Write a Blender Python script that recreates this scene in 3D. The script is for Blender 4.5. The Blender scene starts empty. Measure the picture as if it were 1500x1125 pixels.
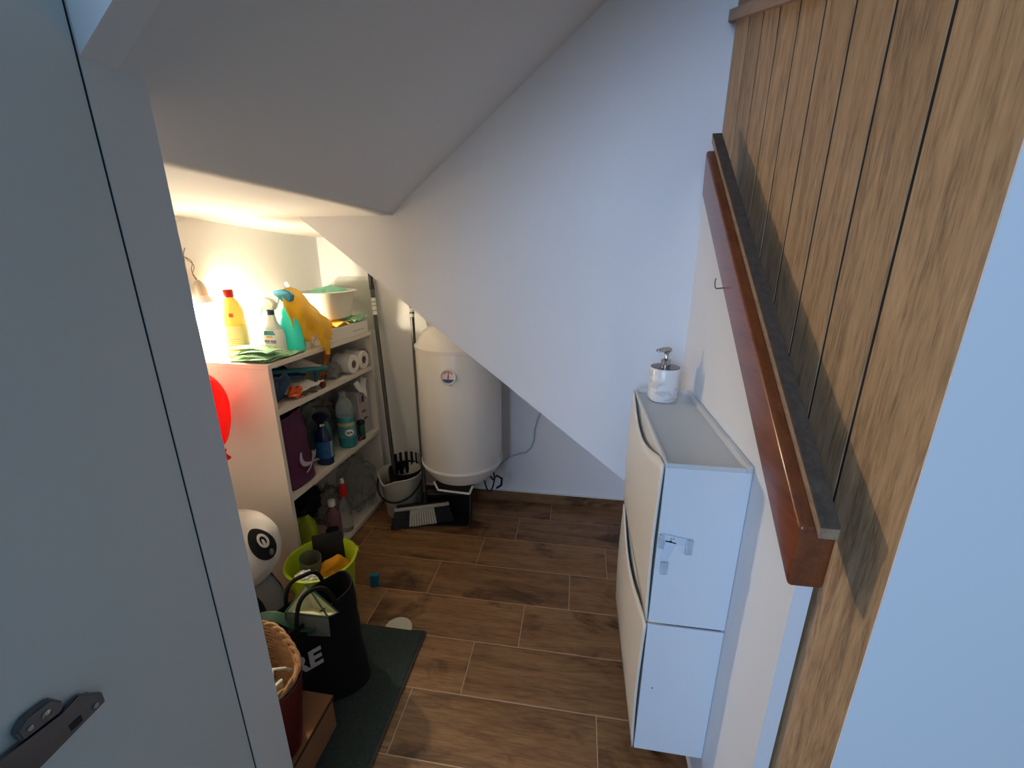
import bpy, bmesh, math, random
from mathutils import Vector, Matrix, noise
random.seed(7)
PI = math.pi
C = bpy.context.scene.collection
V3 = Vector

# ------------------------------------------------------------------ materials
def srgb(r, g, b):
    f = lambda c: (c/255/12.92) if c/255 <= .04045 else ((c/255+.055)/1.055)**2.4
    return (f(r), f(g), f(b), 1)
MATS = {}
def mat(name, col, rough=.5, metal=0, trans=0, ior=1.45, emis=None, est=0, alpha=1, bump=0, bscale=200, coat=0,
        var=0, vscale=20, sub=0, sheen=0):
    if name in MATS: return MATS[name]
    m = bpy.data.materials.new(name); m.use_nodes = True
    nt = m.node_tree; b = nt.nodes['Principled BSDF']
    b.inputs['Base Color'].default_value = col
    b.inputs['Roughness'].default_value = rough
    b.inputs['Metallic'].default_value = metal
    b.inputs['IOR'].default_value = ior
    b.inputs['Transmission Weight'].default_value = trans
    b.inputs['Alpha'].default_value = alpha
    b.inputs['Coat Weight'].default_value = coat
    b.inputs['Sheen Weight'].default_value = sheen
    if sub: 
        b.inputs['Subsurface Weight'].default_value = sub; b.inputs['Subsurface Scale'].default_value = .01
    if emis:
        b.inputs['Emission Color'].default_value = emis; b.inputs['Emission Strength'].default_value = est
    tc = nt.nodes.new('ShaderNodeTexCoord')
    if var:
        n = nt.nodes.new('ShaderNodeTexNoise'); n.inputs['Scale'].default_value = vscale; n.inputs['Detail'].default_value = 5
        nt.links.new(tc.outputs['Object'], n.inputs['Vector'])
        mx = nt.nodes.new('ShaderNodeMix'); mx.data_type = 'RGBA'
        mx.inputs[6].default_value = tuple(max(0, c*(1-var)) for c in col[:3])+(1,)
        mx.inputs[7].default_value = tuple(min(1, c*(1+var)) for c in col[:3])+(1,)
        nt.links.new(n.outputs['Fac'], mx.inputs[0]); nt.links.new(mx.outputs[2], b.inputs['Base Color'])
    if bump:
        n2 = nt.nodes.new('ShaderNodeTexNoise'); n2.inputs['Scale'].default_value = bscale; n2.inputs['Detail'].default_value = 4
        nt.links.new(tc.outputs['Object'], n2.inputs['Vector'])
        bp = nt.nodes.new('ShaderNodeBump'); bp.inputs['Strength'].default_value = bump; bp.inputs['Distance'].default_value = .002
        nt.links.new(n2.outputs['Fac'], bp.inputs['Height']); nt.links.new(bp.outputs['Normal'], b.inputs['Normal'])
    MATS[name] = m
    return m

def wood_mat(name, cols, axis, stretch=18, scale=9, rough=.5, coat=0, knots=.0, attr=None, dist=1.2, fine=.35, bump=.15, tint=.25, lo=.28, hi=.72):
    """procedural wood: grain runs along `axis`; a per-face attribute shifts each board"""
    m = bpy.data.materials.new(name); m.use_nodes = True
    nt = m.node_tree; L = nt.links.new; b = nt.nodes['Principled BSDF']
    b.inputs['Roughness'].default_value = rough; b.inputs['Coat Weight'].default_value = coat
    b.inputs['Coat Roughness'].default_value = .15
    tc = nt.nodes.new('ShaderNodeTexCoord')
    vec = tc.outputs['Object']
    if attr:
        at = nt.nodes.new('ShaderNodeAttribute'); at.attribute_name = attr
        ad = nt.nodes.new('ShaderNodeVectorMath'); ad.operation = 'MULTIPLY_ADD'
        L(at.outputs['Color'], ad.inputs[0]); ad.inputs[1].default_value = (7.3, 5.1, 9.7); L(vec, ad.inputs[2])
        vec = ad.outputs[0]
    mp = nt.nodes.new('ShaderNodeMapping'); s = [stretch/4]*3; s['XYZ'.index(axis)] = stretch/40
    mp.inputs['Scale'].default_value = s
    L(vec, mp.inputs['Vector'])
    n1 = nt.nodes.new('ShaderNodeTexNoise'); n1.inputs['Scale'].default_value = scale; n1.inputs['Detail'].default_value = 6
    n1.inputs['Roughness'].default_value = .6; n1.inputs['Distortion'].default_value = dist
    L(mp.outputs[0], n1.inputs['Vector'])
    n2 = nt.nodes.new('ShaderNodeTexNoise'); n2.inputs['Scale'].default_value = scale*7; n2.inputs['Detail'].default_value = 3
    L(mp.outputs[0], n2.inputs['Vector'])
    ramp = nt.nodes.new('ShaderNodeValToRGB'); e = ramp.color_ramp.elements
    e[0].position = lo; e[0].color = cols[0]; e[1].position = hi; e[1].color = cols[2]
    k = e.new(.5); k.color = cols[1]
    mixf = nt.nodes.new('ShaderNodeMix'); mixf.inputs[0].default_value = fine
    L(n1.outputs['Fac'], mixf.inputs[2]); L(n2.outputs['Fac'], mixf.inputs[3])
    L(mixf.outputs[0], ramp.inputs[0])
    out = ramp.outputs[0]
    if attr and tint:
        hs = nt.nodes.new('ShaderNodeHueSaturation')
        sp = nt.nodes.new('ShaderNodeSeparateColor'); L(at.outputs['Color'], sp.inputs[0])
        mr = nt.nodes.new('ShaderNodeMapRange'); mr.inputs[3].default_value = 1-tint; mr.inputs[4].default_value = 1+tint
        L(sp.outputs[0], mr.inputs[0]); L(mr.outputs[0], hs.inputs['Value']); L(out, hs.inputs['Color'])
        out = hs.outputs[0]
    if knots:
        mk = nt.nodes.new('ShaderNodeMapping'); s = [3.2]*3; s['XYZ'.index(axis)] = 1.7
        mk.inputs['Scale'].default_value = s; L(vec, mk.inputs['Vector'])
        n3 = nt.nodes.new('ShaderNodeTexNoise'); n3.inputs['Scale'].default_value = 1.7; n3.inputs['Detail'].default_value = 5
        n3.inputs['Distortion'].default_value = .8; n3.inputs['Roughness'].default_value = .65
        L(mk.outputs[0], n3.inputs['Vector'])
        mr2 = nt.nodes.new('ShaderNodeMapRange'); mr2.inputs[1].default_value = .53; mr2.inputs[2].default_value = .68
        mr2.inputs[3].default_value = 0; mr2.inputs[4].default_value = knots
        L(n3.outputs['Fac'], mr2.inputs[0])
        mx = nt.nodes.new('ShaderNodeMix'); mx.data_type = 'RGBA'; mx.blend_type = 'MULTIPLY'
        L(mr2.outputs[0], mx.inputs[0]); L(out, mx.inputs[6]); mx.inputs[7].default_value = (.28, .2, .14, 1)
        out = mx.outputs[2]
    L(out, b.inputs['Base Color'])
    bp = nt.nodes.new('ShaderNodeBump'); bp.inputs['Strength'].default_value = bump; bp.inputs['Distance'].default_value = .001
    L(n2.outputs['Fac'], bp.inputs['Height']); L(bp.outputs['Normal'], b.inputs['Normal'])
    MATS[name] = m
    return m

M_paint = mat('wall_paint', (.74, .745, .755, 1), .75, bump=.06, bscale=60, var=.015, vscale=6)
M_ceil = mat('ceiling_paint', (.70, .69, .67, 1), .8, bump=.3, bscale=14, var=.02, vscale=5)
M_soff = mat('soffit_paint', (.70, .70, .70, 1), .8, bump=.3, bscale=9)
M_door = mat('door_lacquer', (.66, .70, .70, 1), .4)
M_grout = mat('grout', (.46, .31, .19, 1), .85)
M_floor = wood_mat('wood_look_tile', [(.135, .062, .023, 1), (.25, .127, .050, 1), (.35, .19, .080, 1)], 'X', 20, 5, .45, attr='rnd', knots=1.0, dist=.5, fine=.42, tint=.18, lo=.34, hi=.66)
M_plank = wood_mat('oak_planks', [(.17, .098, .045, 1), (.36, .222, .108, 1), (.48, .31, .165, 1)], 'Z', 40, 4.5, .6, attr='rnd', dist=1.3, fine=.38, tint=.12, lo=.33, hi=.68)
M_trimw = wood_mat('oak_trim', [(.20, .125, .07, 1), (.33, .21, .125, 1), (.40, .27, .165, 1)], 'Y', 26, 8, .5, dist=.6)
M_trimd = wood_mat('grey_brown_trim', [(.045, .030, .020, 1), (.085, .058, .040, 1), (.13, .09, .062, 1)], 'Y', 30, 10, .8, dist=.4)
M_beam = wood_mat('varnished_mahogany', [(.095, .020, .006, 1), (.19, .044, .011, 1), (.25, .066, .015, 1)], 'Y', 20, 5, .32, coat=.5, dist=.6, bump=.08)
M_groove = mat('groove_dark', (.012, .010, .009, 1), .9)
M_cab = mat('cabinet_white_plastic', (.70, .73, .76, 1), .38)
M_cabd = mat('cabinet_door_cream', (.70, .66, .58, 1), .36)
M_tray = mat('cabinet_tray_grey', (.60, .60, .58, 1), .35)
M_dark = mat('dark_gap', (.02, .02, .02, 1), .8)
M_white = mat('white_plastic', (.78, .78, .76, 1), .35)
M_enam = mat('heater_enamel', (.80, .78, .75, 1), .22, coat=.3)
M_black = mat('black_plastic', (.005, .005, .006, 1), .5)
M_blackcloth = mat('black_cloth', (.003, .003, .0035, 1), 1.0, bump=.4, bscale=300)
M_chrome = mat('brushed_steel', (.42, .41, .40, 1), .22, 1)
M_dsteel = mat('hinge_steel', (.17, .18, .19, 1), .33, 1, bump=.2, bscale=60)
M_pole = mat('grey_pole', (.10, .10, .095, 1), .28, .7)
M_shelf = mat('shelf_white_laminate', (.70, .65, .58, 1), .45)
M_clear = mat('clear_plastic', (.93, .95, .95, 1), .08, trans=.92, ior=1.3)
M_film = mat('plastic_film', (.85, .88, .9, 1), .18, trans=.85, ior=1.2, alpha=.45)
M_paper = mat('white_paper', (.82, .81, .78, 1), .8)
M_red = mat('red_plastic', (.62, .012, .012, 1), .35)

# ------------------------------------------------------------------ mesh building
class MB:
    def __init__(s, M=None):
        s.bm = bmesh.new(); s.M = M or Matrix()
    def _t(s, vs, M=None):
        X = s.M @ (M or Matrix())
        for v in vs: v.co = X @ v.co
    def box(s, x0, x1, y0, y1, z0, z1, bev=0, seg=2, M=None):
        r = bmesh.ops.create_cube(s.bm, size=1); vs = r['verts']
        for v in vs:
            v.co = V3(((x0+x1)/2+v.co.x*(x1-x0), (y0+y1)/2+v.co.y*(y1-y0), (z0+z1)/2+v.co.z*(z1-z0)))
        if bev:
            es = list({e for v in vs for e in v.link_edges})
            r2 = bmesh.ops.bevel(s.bm, geom=es, offset=bev, segments=seg, affect='EDGES', profile=.5)
            vs = list({v for f in r2['faces'] for v in f.verts} | {v for v in vs if v.is_valid})
        s._t(vs, M); return s
    def prism(s, pts, axis, a, b, M=None):
        """polygon in the two axes other than `axis` (cyclic order), extruded from a to b"""
        def mk(p, t):
            if axis == 'X': return V3((t, p[0], p[1]))
            if axis == 'Y': return V3((p[0], t, p[1]))
            return V3((p[0], p[1], t))
        A = [s.bm.verts.new(mk(p, a)) for p in pts]; B = [s.bm.verts.new(mk(p, b)) for p in pts]
        n = len(pts)
        s.bm.faces.new(A); s.bm.faces.new(B[::-1])
        for i in range(n): s.bm.faces.new((A[i], B[i], B[(i+1) % n], A[(i+1) % n]))
        s._t(A+B, M); return s
    def lathe(s, prof, n=32, c=(0, 0, 0), sx=1, sy=1, cap=True, M=None, sup=2, wob=0):
        rings = []; all_ = []
        for r, z in prof:
            ring = []
            for i in range(n):
                t = 2*PI*i/n; cs, sn = math.cos(t), math.sin(t)
                if sup != 2:
                    k = (abs(cs)**sup+abs(sn)**sup)**(-1/sup); cs *= k; sn *= k
                w = 1+wob*noise.noise(V3((cs*3, sn*3, z*15))) if wob else 1
                ring.append(s.bm.verts.new((c[0]+r*cs*sx*w, c[1]+r*sn*sy*w, c[2]+z)))
            rings.append(ring); all_ += ring
        for a, b in zip(rings, rings[1:]):
            for i in range(n): s.bm.faces.new((a[i], a[(i+1) % n], b[(i+1) % n], b[i]))
        if cap:
            s.bm.faces.new(rings[0][::-1]); s.bm.faces.new(rings[-1])
        s._t(all_, M); return s
    def tube(s, pts, r, n=10, closed=False, M=None, cap=True):
        pts = [V3(p) for p in pts]; rings = []; all_ = []
        N = len(pts); prev = None
        for i, p in enumerate(pts):
            if closed: d = pts[(i+1) % N]-pts[i-1]
            else: d = pts[min(i+1, N-1)]-pts[max(i-1, 0)]
            d.normalize()
            if prev is None:
                u = d.orthogonal().normalized()
            else:
                u = (prev-d*prev.dot(d)).normalized()
            prev = u; w = d.cross(u)
            rr = r[i] if isinstance(r, (list, tuple)) else r
            ring = [s.bm.verts.new(p+(u*math.cos(2*PI*k/n)+w*math.sin(2*PI*k/n))*rr) for k in range(n)]
            rings.append(ring); all_ += ring
        prs = list(zip(rings, rings[1:]))+([(rings[-1], rings[0])] if closed else [])
        for a, b in prs:
            for i in range(n): s.bm.faces.new((a[i], a[(i+1) % n], b[(i+1) % n], b[i]))
        if cap and not closed:
            s.bm.faces.new(rings[0][::-1]); s.bm.faces.new(rings[-1])
        s._t(all_, M); return s
    def grid(s, fn, nu, nv, M=None, wrap=False):
        g = [[s.bm.verts.new(fn(i/(nu-1) if not wrap else i/nu, j/(nv-1))) for j in range(nv)] for i in range(nu)]
        for i in range(nu if wrap else nu-1):
            for j in range(nv-1):
                s.bm.faces.new((g[i][j], g[(i+1) % nu][j], g[(i+1) % nu][j+1], g[i][j+1]))
        s._t([v for r in g for v in r], M); return s
    def ball(s, c, rx, ry=None, rz=None, sub=3, wob=0, ws=8, M=None):
        ry = ry or rx; rz = rz or rx
        r = bmesh.ops.create_icosphere(s.bm, subdivisions=sub, radius=1); vs = r['verts']
        for v in vs:
            k = 1+wob*noise.noise(v.co*ws*.4+V3(c)*7)
            v.co = V3((c[0]+v.co.x*rx*k, c[1]+v.co.y*ry*k, c[2]+v.co.z*rz*k))
        s._t(vs, M); return s
    def build(s, name, m, parent=None, smooth=True, solid=0, subs=0, ang=40):
        bmesh.ops.recalc_face_normals(s.bm, faces=s.bm.faces)
        me = bpy.data.meshes.new(name)
        off = V3((0, 0, 0)); p = parent
        while p is not None: off += p.location; p = p.parent
        if parent is None:
            # origin at the base centre of the thing
            xs = [v.co for v in s.bm.verts]
            off = V3(((min(c.x for c in xs)+max(c.x for c in xs))/2, (min(c.y for c in xs)+max(c.y for c in xs))/2, min(c.z for c in xs)))
        for v in s.bm.verts: v.co -= off
        s.bm.to_mesh(me); s.bm.free()
        o = bpy.data.objects.new(name, me); C.objects.link(o)
        if parent is None: o.location = off
        else: o.parent = parent
        me.materials.append(m)
        if smooth:
            me.polygons.foreach_set('use_smooth', [True]*len(me.polygons))
            try: me.set_sharp_from_angle(angle=math.radians(ang))
            except Exception: pass
        if solid:
            md = o.modifiers.new('thick', 'SOLIDIFY'); md.thickness = solid; md.offset = 0
        if subs:
            md = o.modifiers.new('sub', 'SUBSURF'); md.levels = subs; md.render_levels = subs
        return o

def thing(name, label, cat, loc, group=None):
    o = bpy.data.objects.new(name, None); C.objects.link(o); o.location = loc; o.empty_display_size = .05
    return tag(o, label, cat, group)
def tag(o, label, cat, group=None):
    o['label'] = label; o['category'] = cat
    if group: o['group'] = group
    return o
def lab(o, s): o['label'] = s; return o
def struct(o): o['kind'] = 'structure'; return o
def copy_tree(root, loc, label, group=None):
    r = root.copy(); C.objects.link(r); r.location = loc; r['label'] = label
    if group: r['group'] = group
    for ch in list(root.children):
        c = ch.copy(); C.objects.link(c); c.parent = r
        for g in list(ch.children):
            d = g.copy(); C.objects.link(d); d.parent = c
    return r
def text(name, s, size, M, m, parent, ext=.0006, bold=0):
    cu = bpy.data.curves.new('t', 'FONT'); cu.body = s; cu.size = size; cu.extrude = ext; cu.offset = bold
    cu.align_x = 'CENTER'; cu.align_y = 'CENTER'
    o = bpy.data.objects.new('t', cu); C.objects.link(o)
    bpy.context.view_layer.update()
    me = bpy.data.meshes.new_from_object(o.evaluated_get(bpy.context.evaluated_depsgraph_get()))
    bpy.data.objects.remove(o); bpy.data.curves.remove(cu)
    b = MB(); b.bm.from_mesh(me); bpy.data.meshes.remove(me)
    for v in b.bm.verts: v.co = M @ v.co
    return b.build(name, m, parent, smooth=False)
def frame(o, x, y):
    """matrix: local X along x, local Y along y, Z out"""
    x = V3(x).normalized(); y = V3(y); y = (y-x*y.dot(x)).normalized(); z = x.cross(y)
    M = Matrix((x, y, z)).transposed().to_4x4(); M.translation = V3(o); return M
def rotz(a, loc=(0, 0, 0)): return Matrix.Translation(V3(loc)) @ Matrix.Rotation(a, 4, 'Z')

# ------------------------------------------------------------------ key measures (metres)
CAMZ = 1.37
YB = 2.165            # back wall
YD = 1.455            # face of the stair body that comes down on the right
XR = .36              # face of the right wall
XW = .39              # face of the wood panelling
XJ = -.55             # inner face of the left jamb
SM = .797             # slope of the stair soffit
def soff(x): return 1.515+SM*(x+.634)
def diag(x): return 1.521-.7925*(x+1.0)
def leftwall(y): return -1.378+.035*(y-YB)

# ------------------------------------------------------------------ setting
# floor: one mesh of separate tiles over grout
b = MB(); rows = []
ys = [2.16, 1.996, 1.80, 1.598, 1.396, 1.196, .994, .794, .594, .394, .194, -.006, -.206]
offs = {0: -.101, 1: -.265, 2: -.42, 3: -.585, 4: -.164, 5: -.327, 6: -.49, 7: -.05, 8: -.21, 9: -.37, 10: -.53, 11: -.1}
lay = []
G = .0014
for i in range(len(ys)-1):
    y1, y0 = ys[i], ys[i+1]
    x = offs[i]-.6*3
    while x < 1.1:
        x0, x1 = max(x, -1.62), min(x+.6, 1.1)
        if x1-x0 > .02:
            n0 = len(b.bm.faces); b.box(x0+G, x1-G, y0+G, y1-G, -.012, 0, .0008, 1)
            b.bm.faces.ensure_lookup_table(); lay.append((n0, len(b.bm.faces)))
        x += .6
col = b.bm.loops.layers.color.new('rnd')
b.bm.faces.ensure_lookup_table()
for n0, n1 in lay:
    c = (random.random(), random.random(), random.random(), 1)
    for f in b.bm.faces[n0:n1]:
        for l in f.loops: l[col] = c
fl = struct(b.build('floor', M_floor, smooth=False))
struct(MB().box(-1.62, 1.1, -.21, 2.2, -.03, -.0006).build('floor_grout', M_grout, fl, smooth=False))
if 'kind' in fl.children[0]: del fl.children[0]['kind']

struct(MB().box(-1.6, .45, YB, YB+.08, 0, 2.65).build('wall_back', M_paint, smooth=False))
struct(MB().prism([(leftwall(.54), .54), (leftwall(2.165), 2.165), (-1.55, 2.165), (-1.55, .54)], 'Z', 0, 1.7).build('wall_left', M_paint, smooth=False))
# front wall of the closet beside the opening, and the sloping header over it
struct(MB().box(-1.55, XJ, .466, .541, 0, 2.65).build('wall_front_left', M_paint, smooth=False))
struct(MB().prism([(XJ+.0005, soff(XJ)), (XW, soff(XW)), (XW, 2.65), (XJ+.0005, 2.65)], 'Y', .466, .505).build('wall_front_header', M_paint, smooth=False))
struct(MB().prism([(XW, .491), (1.1, .491), (1.1, .55), (.446, .55), (.446, .4932), (XW, .4932)], 'Z', 0, 2.65).build('wall_front_right', M_paint, smooth=False))
# low flat ceiling of the closet, dropping gently toward the back wall
def low(u, v):
    x = -1.5+u*(-.634+1.5+.0); y = .5+v*(2.19-.5)
    k = max(0, (y-1.15)/1.01); return V3((x+.012*math.sin(y*2.2)*0, y, 1.517-.042*k*k*(3-2*k)))
b = MB(); b.grid(low, 14, 30)
struct(b.build('ceiling', M_ceil, solid=.0)).location.z += 0
c = bpy.data.objects['ceiling']; md = c.modifiers.new('thick', 'SOLIDIFY'); md.thickness = .03; md.offset = 1
# sloping soffit of the upper flight
struct(MB().prism([(-.634, 1.516), (XW+.02, soff(XW+.02)), (XW+.02, soff(XW+.02)+.04), (-.66, 1.556)], 'Y', .506, YD+.01).build('ceiling_slope', M_soff, smooth=False))
# body of the lower flight: vertical face with a diagonal lower edge
struct(MB().prism([(-1.0, 1.521), (XR, diag(XR)), (XW, diag(XR)), (XW, 2.65), (-.9, 2.65), (-1.0, 1.60)], 'Y', YD, YB-.001).build('wall_stair_body', M_paint, smooth=False))
# right wall: lower panel with a sloping top under the beam
def bz(y): return .921+.837*(y-.547)
struct(MB().prism([(.613, 0), (YB, 0), (YB, 2.3), (1.47, 2.3), (1.47, 1.60), (1.362, 1.60), (1.36, bz(1.28)-.02), (1.28, bz(1.28)-.02), (.613, bz(.613)-.02)], 'X', XR, XW-.004).build('wall_right', M_paint, smooth=False))
# panelling: vertical planks
b = MB(); lay = []
edges = [.4935, .623]+[.732+.1015*i for i in range(7)]+[YD+.03]
edges = [.4905, .623, .732, .834, .934, 1.038, 1.138, 1.238, 1.338, YD]
for y0, y1 in zip(edges, edges[1:]):
    n0 = len(b.bm.faces); b.box(XW, XW+.006, y0+.0032, y1-.0032, 0, 2.64, .0005, 1)
    b.bm.faces.ensure_lookup_table(); lay.append((n0, len(b.bm.faces)))
col = b.bm.loops.layers.color.new('rnd'); b.bm.faces.ensure_lookup_table()
for n0, n1 in lay:
    c = (random.random(), random.random(), random.random(), 1)
    for f in b.bm.faces[n0:n1]:
        for l in f.loops: l[col] = c
pn = struct(b.build('wall_right_panelling', M_plank, smooth=False))
o = MB().box(XW+.0012, XW+.05, .4945, YD, 0, 2.64).build('groove_shade_backing', M_groove, pn, smooth=False)  # near-black sheet just behind the planks; its colour stands in for groove shade
# baseboard
struct(MB().box(-1.37, XR, YB-.010, YB, 0, .062, .001, 1).build('baseboard_back', M_floor, smooth=False))
struct(MB().box(-1.37, XR, YB-.011, YB, .0625, .066).build('baseboard_back_grout', mat('white_grout', (.7, .68, .64, 1), .8), smooth=False))
# trims along the stair
def tz(y): return 1.019+.835*(y-.545)
b = MB(); y0, y1 = .535, 1.312
b.prism([(y0, tz(y0)+.0015), (y1, tz(y1)+.0015), (y1, tz(y1)+.017), (y0, tz(y0)+.017)], 'X', .3285, .352)
tr = struct(b.build('trim_1', M_trimw, smooth=False))
MB().prism([(y0, tz(y0)+.0172), (y1, tz(y1)+.0172), (y1, tz(y1)+.0212), (y0, tz(y0)+.0212)], 'X', .3285, .352).build('trim_top', M_trimd, tr, smooth=False)
b = MB(); f2 = lambda y: 1.984-.362*(1.455-y)
b.prism([(.9, f2(.9)), (1.453, f2(1.453)), (1.453, f2(1.453)+.026), (.9, f2(.9)+.026)], 'X', XW-.021, XW-.001)
struct(b.build('trim_2', M_trimw, smooth=False))

# door leaf at the left edge of the view, with its hinge arm
dl = thing('door_1', '', '', (-.5655, .16, 0)); del dl['label']; del dl['category']; struct(dl)
MB().box(-.580, -.5508, -.13, .4635, .02, 2.3, .0008, 1).build('door_leaf', M_door, dl, smooth=False)

MB().box(-.578, -.5520, .4636, .4659, .02, 2.3).build('door_gap_shade', M_dark, dl, smooth=False)  # dark strip filling the gap beside the leaf, painted in place of its shade
# ------------------------------------------------------------------ beam
b = MB()
b.prism([(.547, bz(.547)), (1.273, bz(1.273)), (1.283, tz(1.283)), (.545, tz(.545))], 'X', .31, .3585)
bmesh.ops.bevel(b.bm, geom=list(b.bm.edges), offset=.006, segments=3, affect='EDGES', profile=.6)
bt = thing('stair_beam', 'varnished reddish-brown beam sloping up along the top of the white side wall', 'beam', (.335, .547, .921))
b.build('beam_body', M_beam, bt)
P = [(.3105, 1.0, bz(1.0)+.006), (.303, 1.0, bz(1.0)+.005), (.296, 1.0, bz(1.0)+.0045), (.293, 1.0, bz(1.0)+.009), (.292, 1.0, bz(1.0)+.02), (.294, 1.002, bz(1.0)+.026)]
lab(MB().tube(P, .0013, 8).build('hook', M_dsteel, bt), 'small bent metal hook')

# ------------------------------------------------------------------ shoe cabinets
def curve_dip(t):           # t 0..1 from the far end to the near end; depth of the finger cut-out
    if t < .04 or t > .93: return 0
    s = (t-.04)/.89
    return .066*(math.sin(PI*min(1, s*1.0))**1.0)*(1-.35*s) if s < 1 else 0
CY0, CY1 = .819, 1.333
def cabinet(z0, z1, label, top):
    t = thing('shoe_cabinet', label, 'cabinet', ((.189+XR)/2, (CY0+CY1)/2, z0), 'wall-mounted white shoe cabinets')
    th = .006
    b = MB()
    xf, xb = .192, XR-.001
    zz = z1-.0092 if top else z1
    b.box(xf, xb, CY0, CY0+th, z0, zz, .001, 1); b.box(xf, xb, CY1-th, CY1, z0, zz, .001, 1)
    b.box(xb-th, xb, CY0+th, CY1-th, z0, zz); b.box(xf, xb-th, CY0+th, CY1-th, z0, z0+th)
    b.box(xf, xb-th, CY0+th, CY1-th, z1-.014, z1-.009)
    # front edge strip standing above the door cut-out
    b.build('body', M_cab, t, smooth=False)
    n = 40; pts = [(CY0+.0005, z0+.001)]
    for i in range(n+1):
        u = i/n; y = CY0+.0005+u*(CY1-CY0-.001)
        pts.append((y, z1-.003-curve_dip(1-u)))
    pts.append((CY1-.0005, z0+.001))
    b = MB()
    # door panel, slightly bowed outward
    def dv(u, v):
        y = CY0+.0005+u*(CY1-CY0-.001); zt = z1-.003-curve_dip(1-u); z = z0+.001+v*(zt-z0-.001)
        k = v
        return V3((.1875-.004*math.sin(PI*v)*1.0-.004*math.sin(PI*u)*k*k, y, z))
    b.grid(dv, 41, 16)
    d = b.build('door', M_cabd, t)
    md = d.modifiers.new('thick', 'SOLIDIFY'); md.thickness = .004; md.offset = 0
    # inner bin seen through the cut-out
    b = MB(); b.box(xf+.004, xf+.008, CY0+.012, CY1-.012, z0+.02, z1-.016)
    b.build('inner_bin', M_tray, t, smooth=False)
    if top:
        b = MB(); r = .006
        b.box(xf-.001, xf+r, CY0, CY1, z1-.009, z1+.001, .001, 1); b.box(xb-.012, xb, CY0, CY1, z1-.009, z1+.006, .002, 2)
        b.box(xf+r, xb-.012, CY0, CY0+r, z1-.009, z1+.001, .001, 1); b.box(xf+r, xb-.012, CY1-r, CY1, z1-.009, z1+.004, .001, 1)
        b.box(xf+r, xb-.012, CY0+r, CY1-r, z1-.012, z1-.0075)
        lab(b.build('top_tray', M_tray, t, smooth=False), 'grey recessed top tray')
    return t
c1 = cabinet(.560, .966, 'upper white wall-mounted shoe cabinet with grey tray top, soap dispenser on it', True)
c2 = cabinet(.150, .553, 'lower white wall-mounted shoe cabinet hanging just above the floor', False)
MB().lathe([(.0016, 0), (.0016, .0006)], 10, M=frame((.219, CY0-.0002, .362), (1, 0, 0), (0, 0, 1)) ).build('screw_hole', M_dark, c2)
# safety latch on the near side
b = MB(); yy = CY0-.003
def strip(p, q, w0, w1, th=.0026, y=yy):
    p = V3((p[0], 0, p[1])); q = V3((q[0], 0, q[1])); d = (q-p).normalized(); nrm = V3((-d.z, 0, d.x))
    b.prism([((p+nrm*w0).x, (p+nrm*w0).z), ((q+nrm*w1).x, (q+nrm*w1).z), ((q-nrm*w1).x, (q-nrm*w1).z), ((p-nrm*w0).x, (p-nrm*w0).z)], 'Y', y-th/2, y+th/2)
strip((.197, .794), (.254, .785), .0085, .0085)
strip((.219, .785), (.209, .735), .0115, .0075)
l1 = lab(b.build('safety_latch', mat('latch_plastic', (.75, .82, .90, 1), .25, trans=.2), c1, smooth=False), 'translucent white T-shaped child latch')
for (x, z, w, h) in ((.1985, .783, .006, .017), (.2565, .775, .0075, .019), (.2105, .716, .0085, .016)):
    MB().box(x-w, x+w, CY0-.008, CY0-.0005, z-h, z+h, .003, 3).build('latch_pad', mat('latch_clear', (.85, .9, .95, 1), .1, trans=.7, ior=1.35), l1)
b = MB()
for x, z, r in ((.218, .7855, .0026), (.2185, .7925, .0012), (.2235, .7925, .0012)):
    b.lathe([(r, 0), (r, .0006)], 14, M=frame((x, yy-.0014, z), (1, 0, 0), (0, 0, 1)))
b.build('latch_mark', M_dark, l1)

# ------------------------------------------------------------------ soap dispenser
DX, DY, DZ = .262, 1.262, .9589
t = thing('soap_dispenser', 'white marble soap dispenser with metal pump on the upper cabinet', 'soap dispenser', (DX, DY, DZ))
m = bpy.data.materials.new('marble'); m.use_nodes = True; nt = m.node_tree; bs = nt.nodes['Principled BSDF']; bs.inputs['Roughness'].default_value = .3
tc = nt.nodes.new('ShaderNodeTexCoord'); wv = nt.nodes.new('ShaderNodeTexNoise'); wv.inputs['Scale'].default_value = 9; wv.inputs['Detail'].default_value = 8; wv.inputs['Distortion'].default_value = 2.2
mp = nt.nodes.new('ShaderNodeMapping'); mp.inputs['Scale'].default_value = (1, 1, 2.2); mp.inputs['Rotation'].default_value = (.2, .5, 0)
nt.links.new(tc.outputs['Object'], mp.inputs[0]); nt.links.new(mp.outputs[0], wv.inputs[0])
rp = nt.nodes.new('ShaderNodeValToRGB'); e = rp.color_ramp.elements
e[0].position = .44; e[0].color = (.74, .73, .71, 1); e[1].position = .56; e[1].color = (.78, .77, .75, 1); k = e.new(.5); k.color = (.56, .545, .53, 1)
nt.links.new(wv.outputs['Fac'], rp.inputs[0]); nt.links.new(rp.outputs[0], bs.inputs['Base Color'])
R = .043
MB().lathe([(.030, 0), (.038, .002), (R, .009), (R, .100), (.042, .1015), (.040, .1018)], 48, (DX, DY, DZ)).build('body', m, t)
MB().lathe([(.041, .1018), (.041, .1035), (.014, .105), (.013, .105)], 40, (DX, DY, DZ)).build('lid_plate', mat('bronze_steel', (.20, .15, .13, 1), .3, 1), t)
pm = MB().lathe([(.0135, .105), (.0135, .124), (.008, .126), (.0065, .128), (.0065, .143), (.009, .144), (.010, .149), (.012, .150)], 28, (DX, DY, DZ)).build('pump', M_chrome, t)
b = MB(); Mh = rotz(math.radians(200), (DX, DY, DZ+.150))
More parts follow.
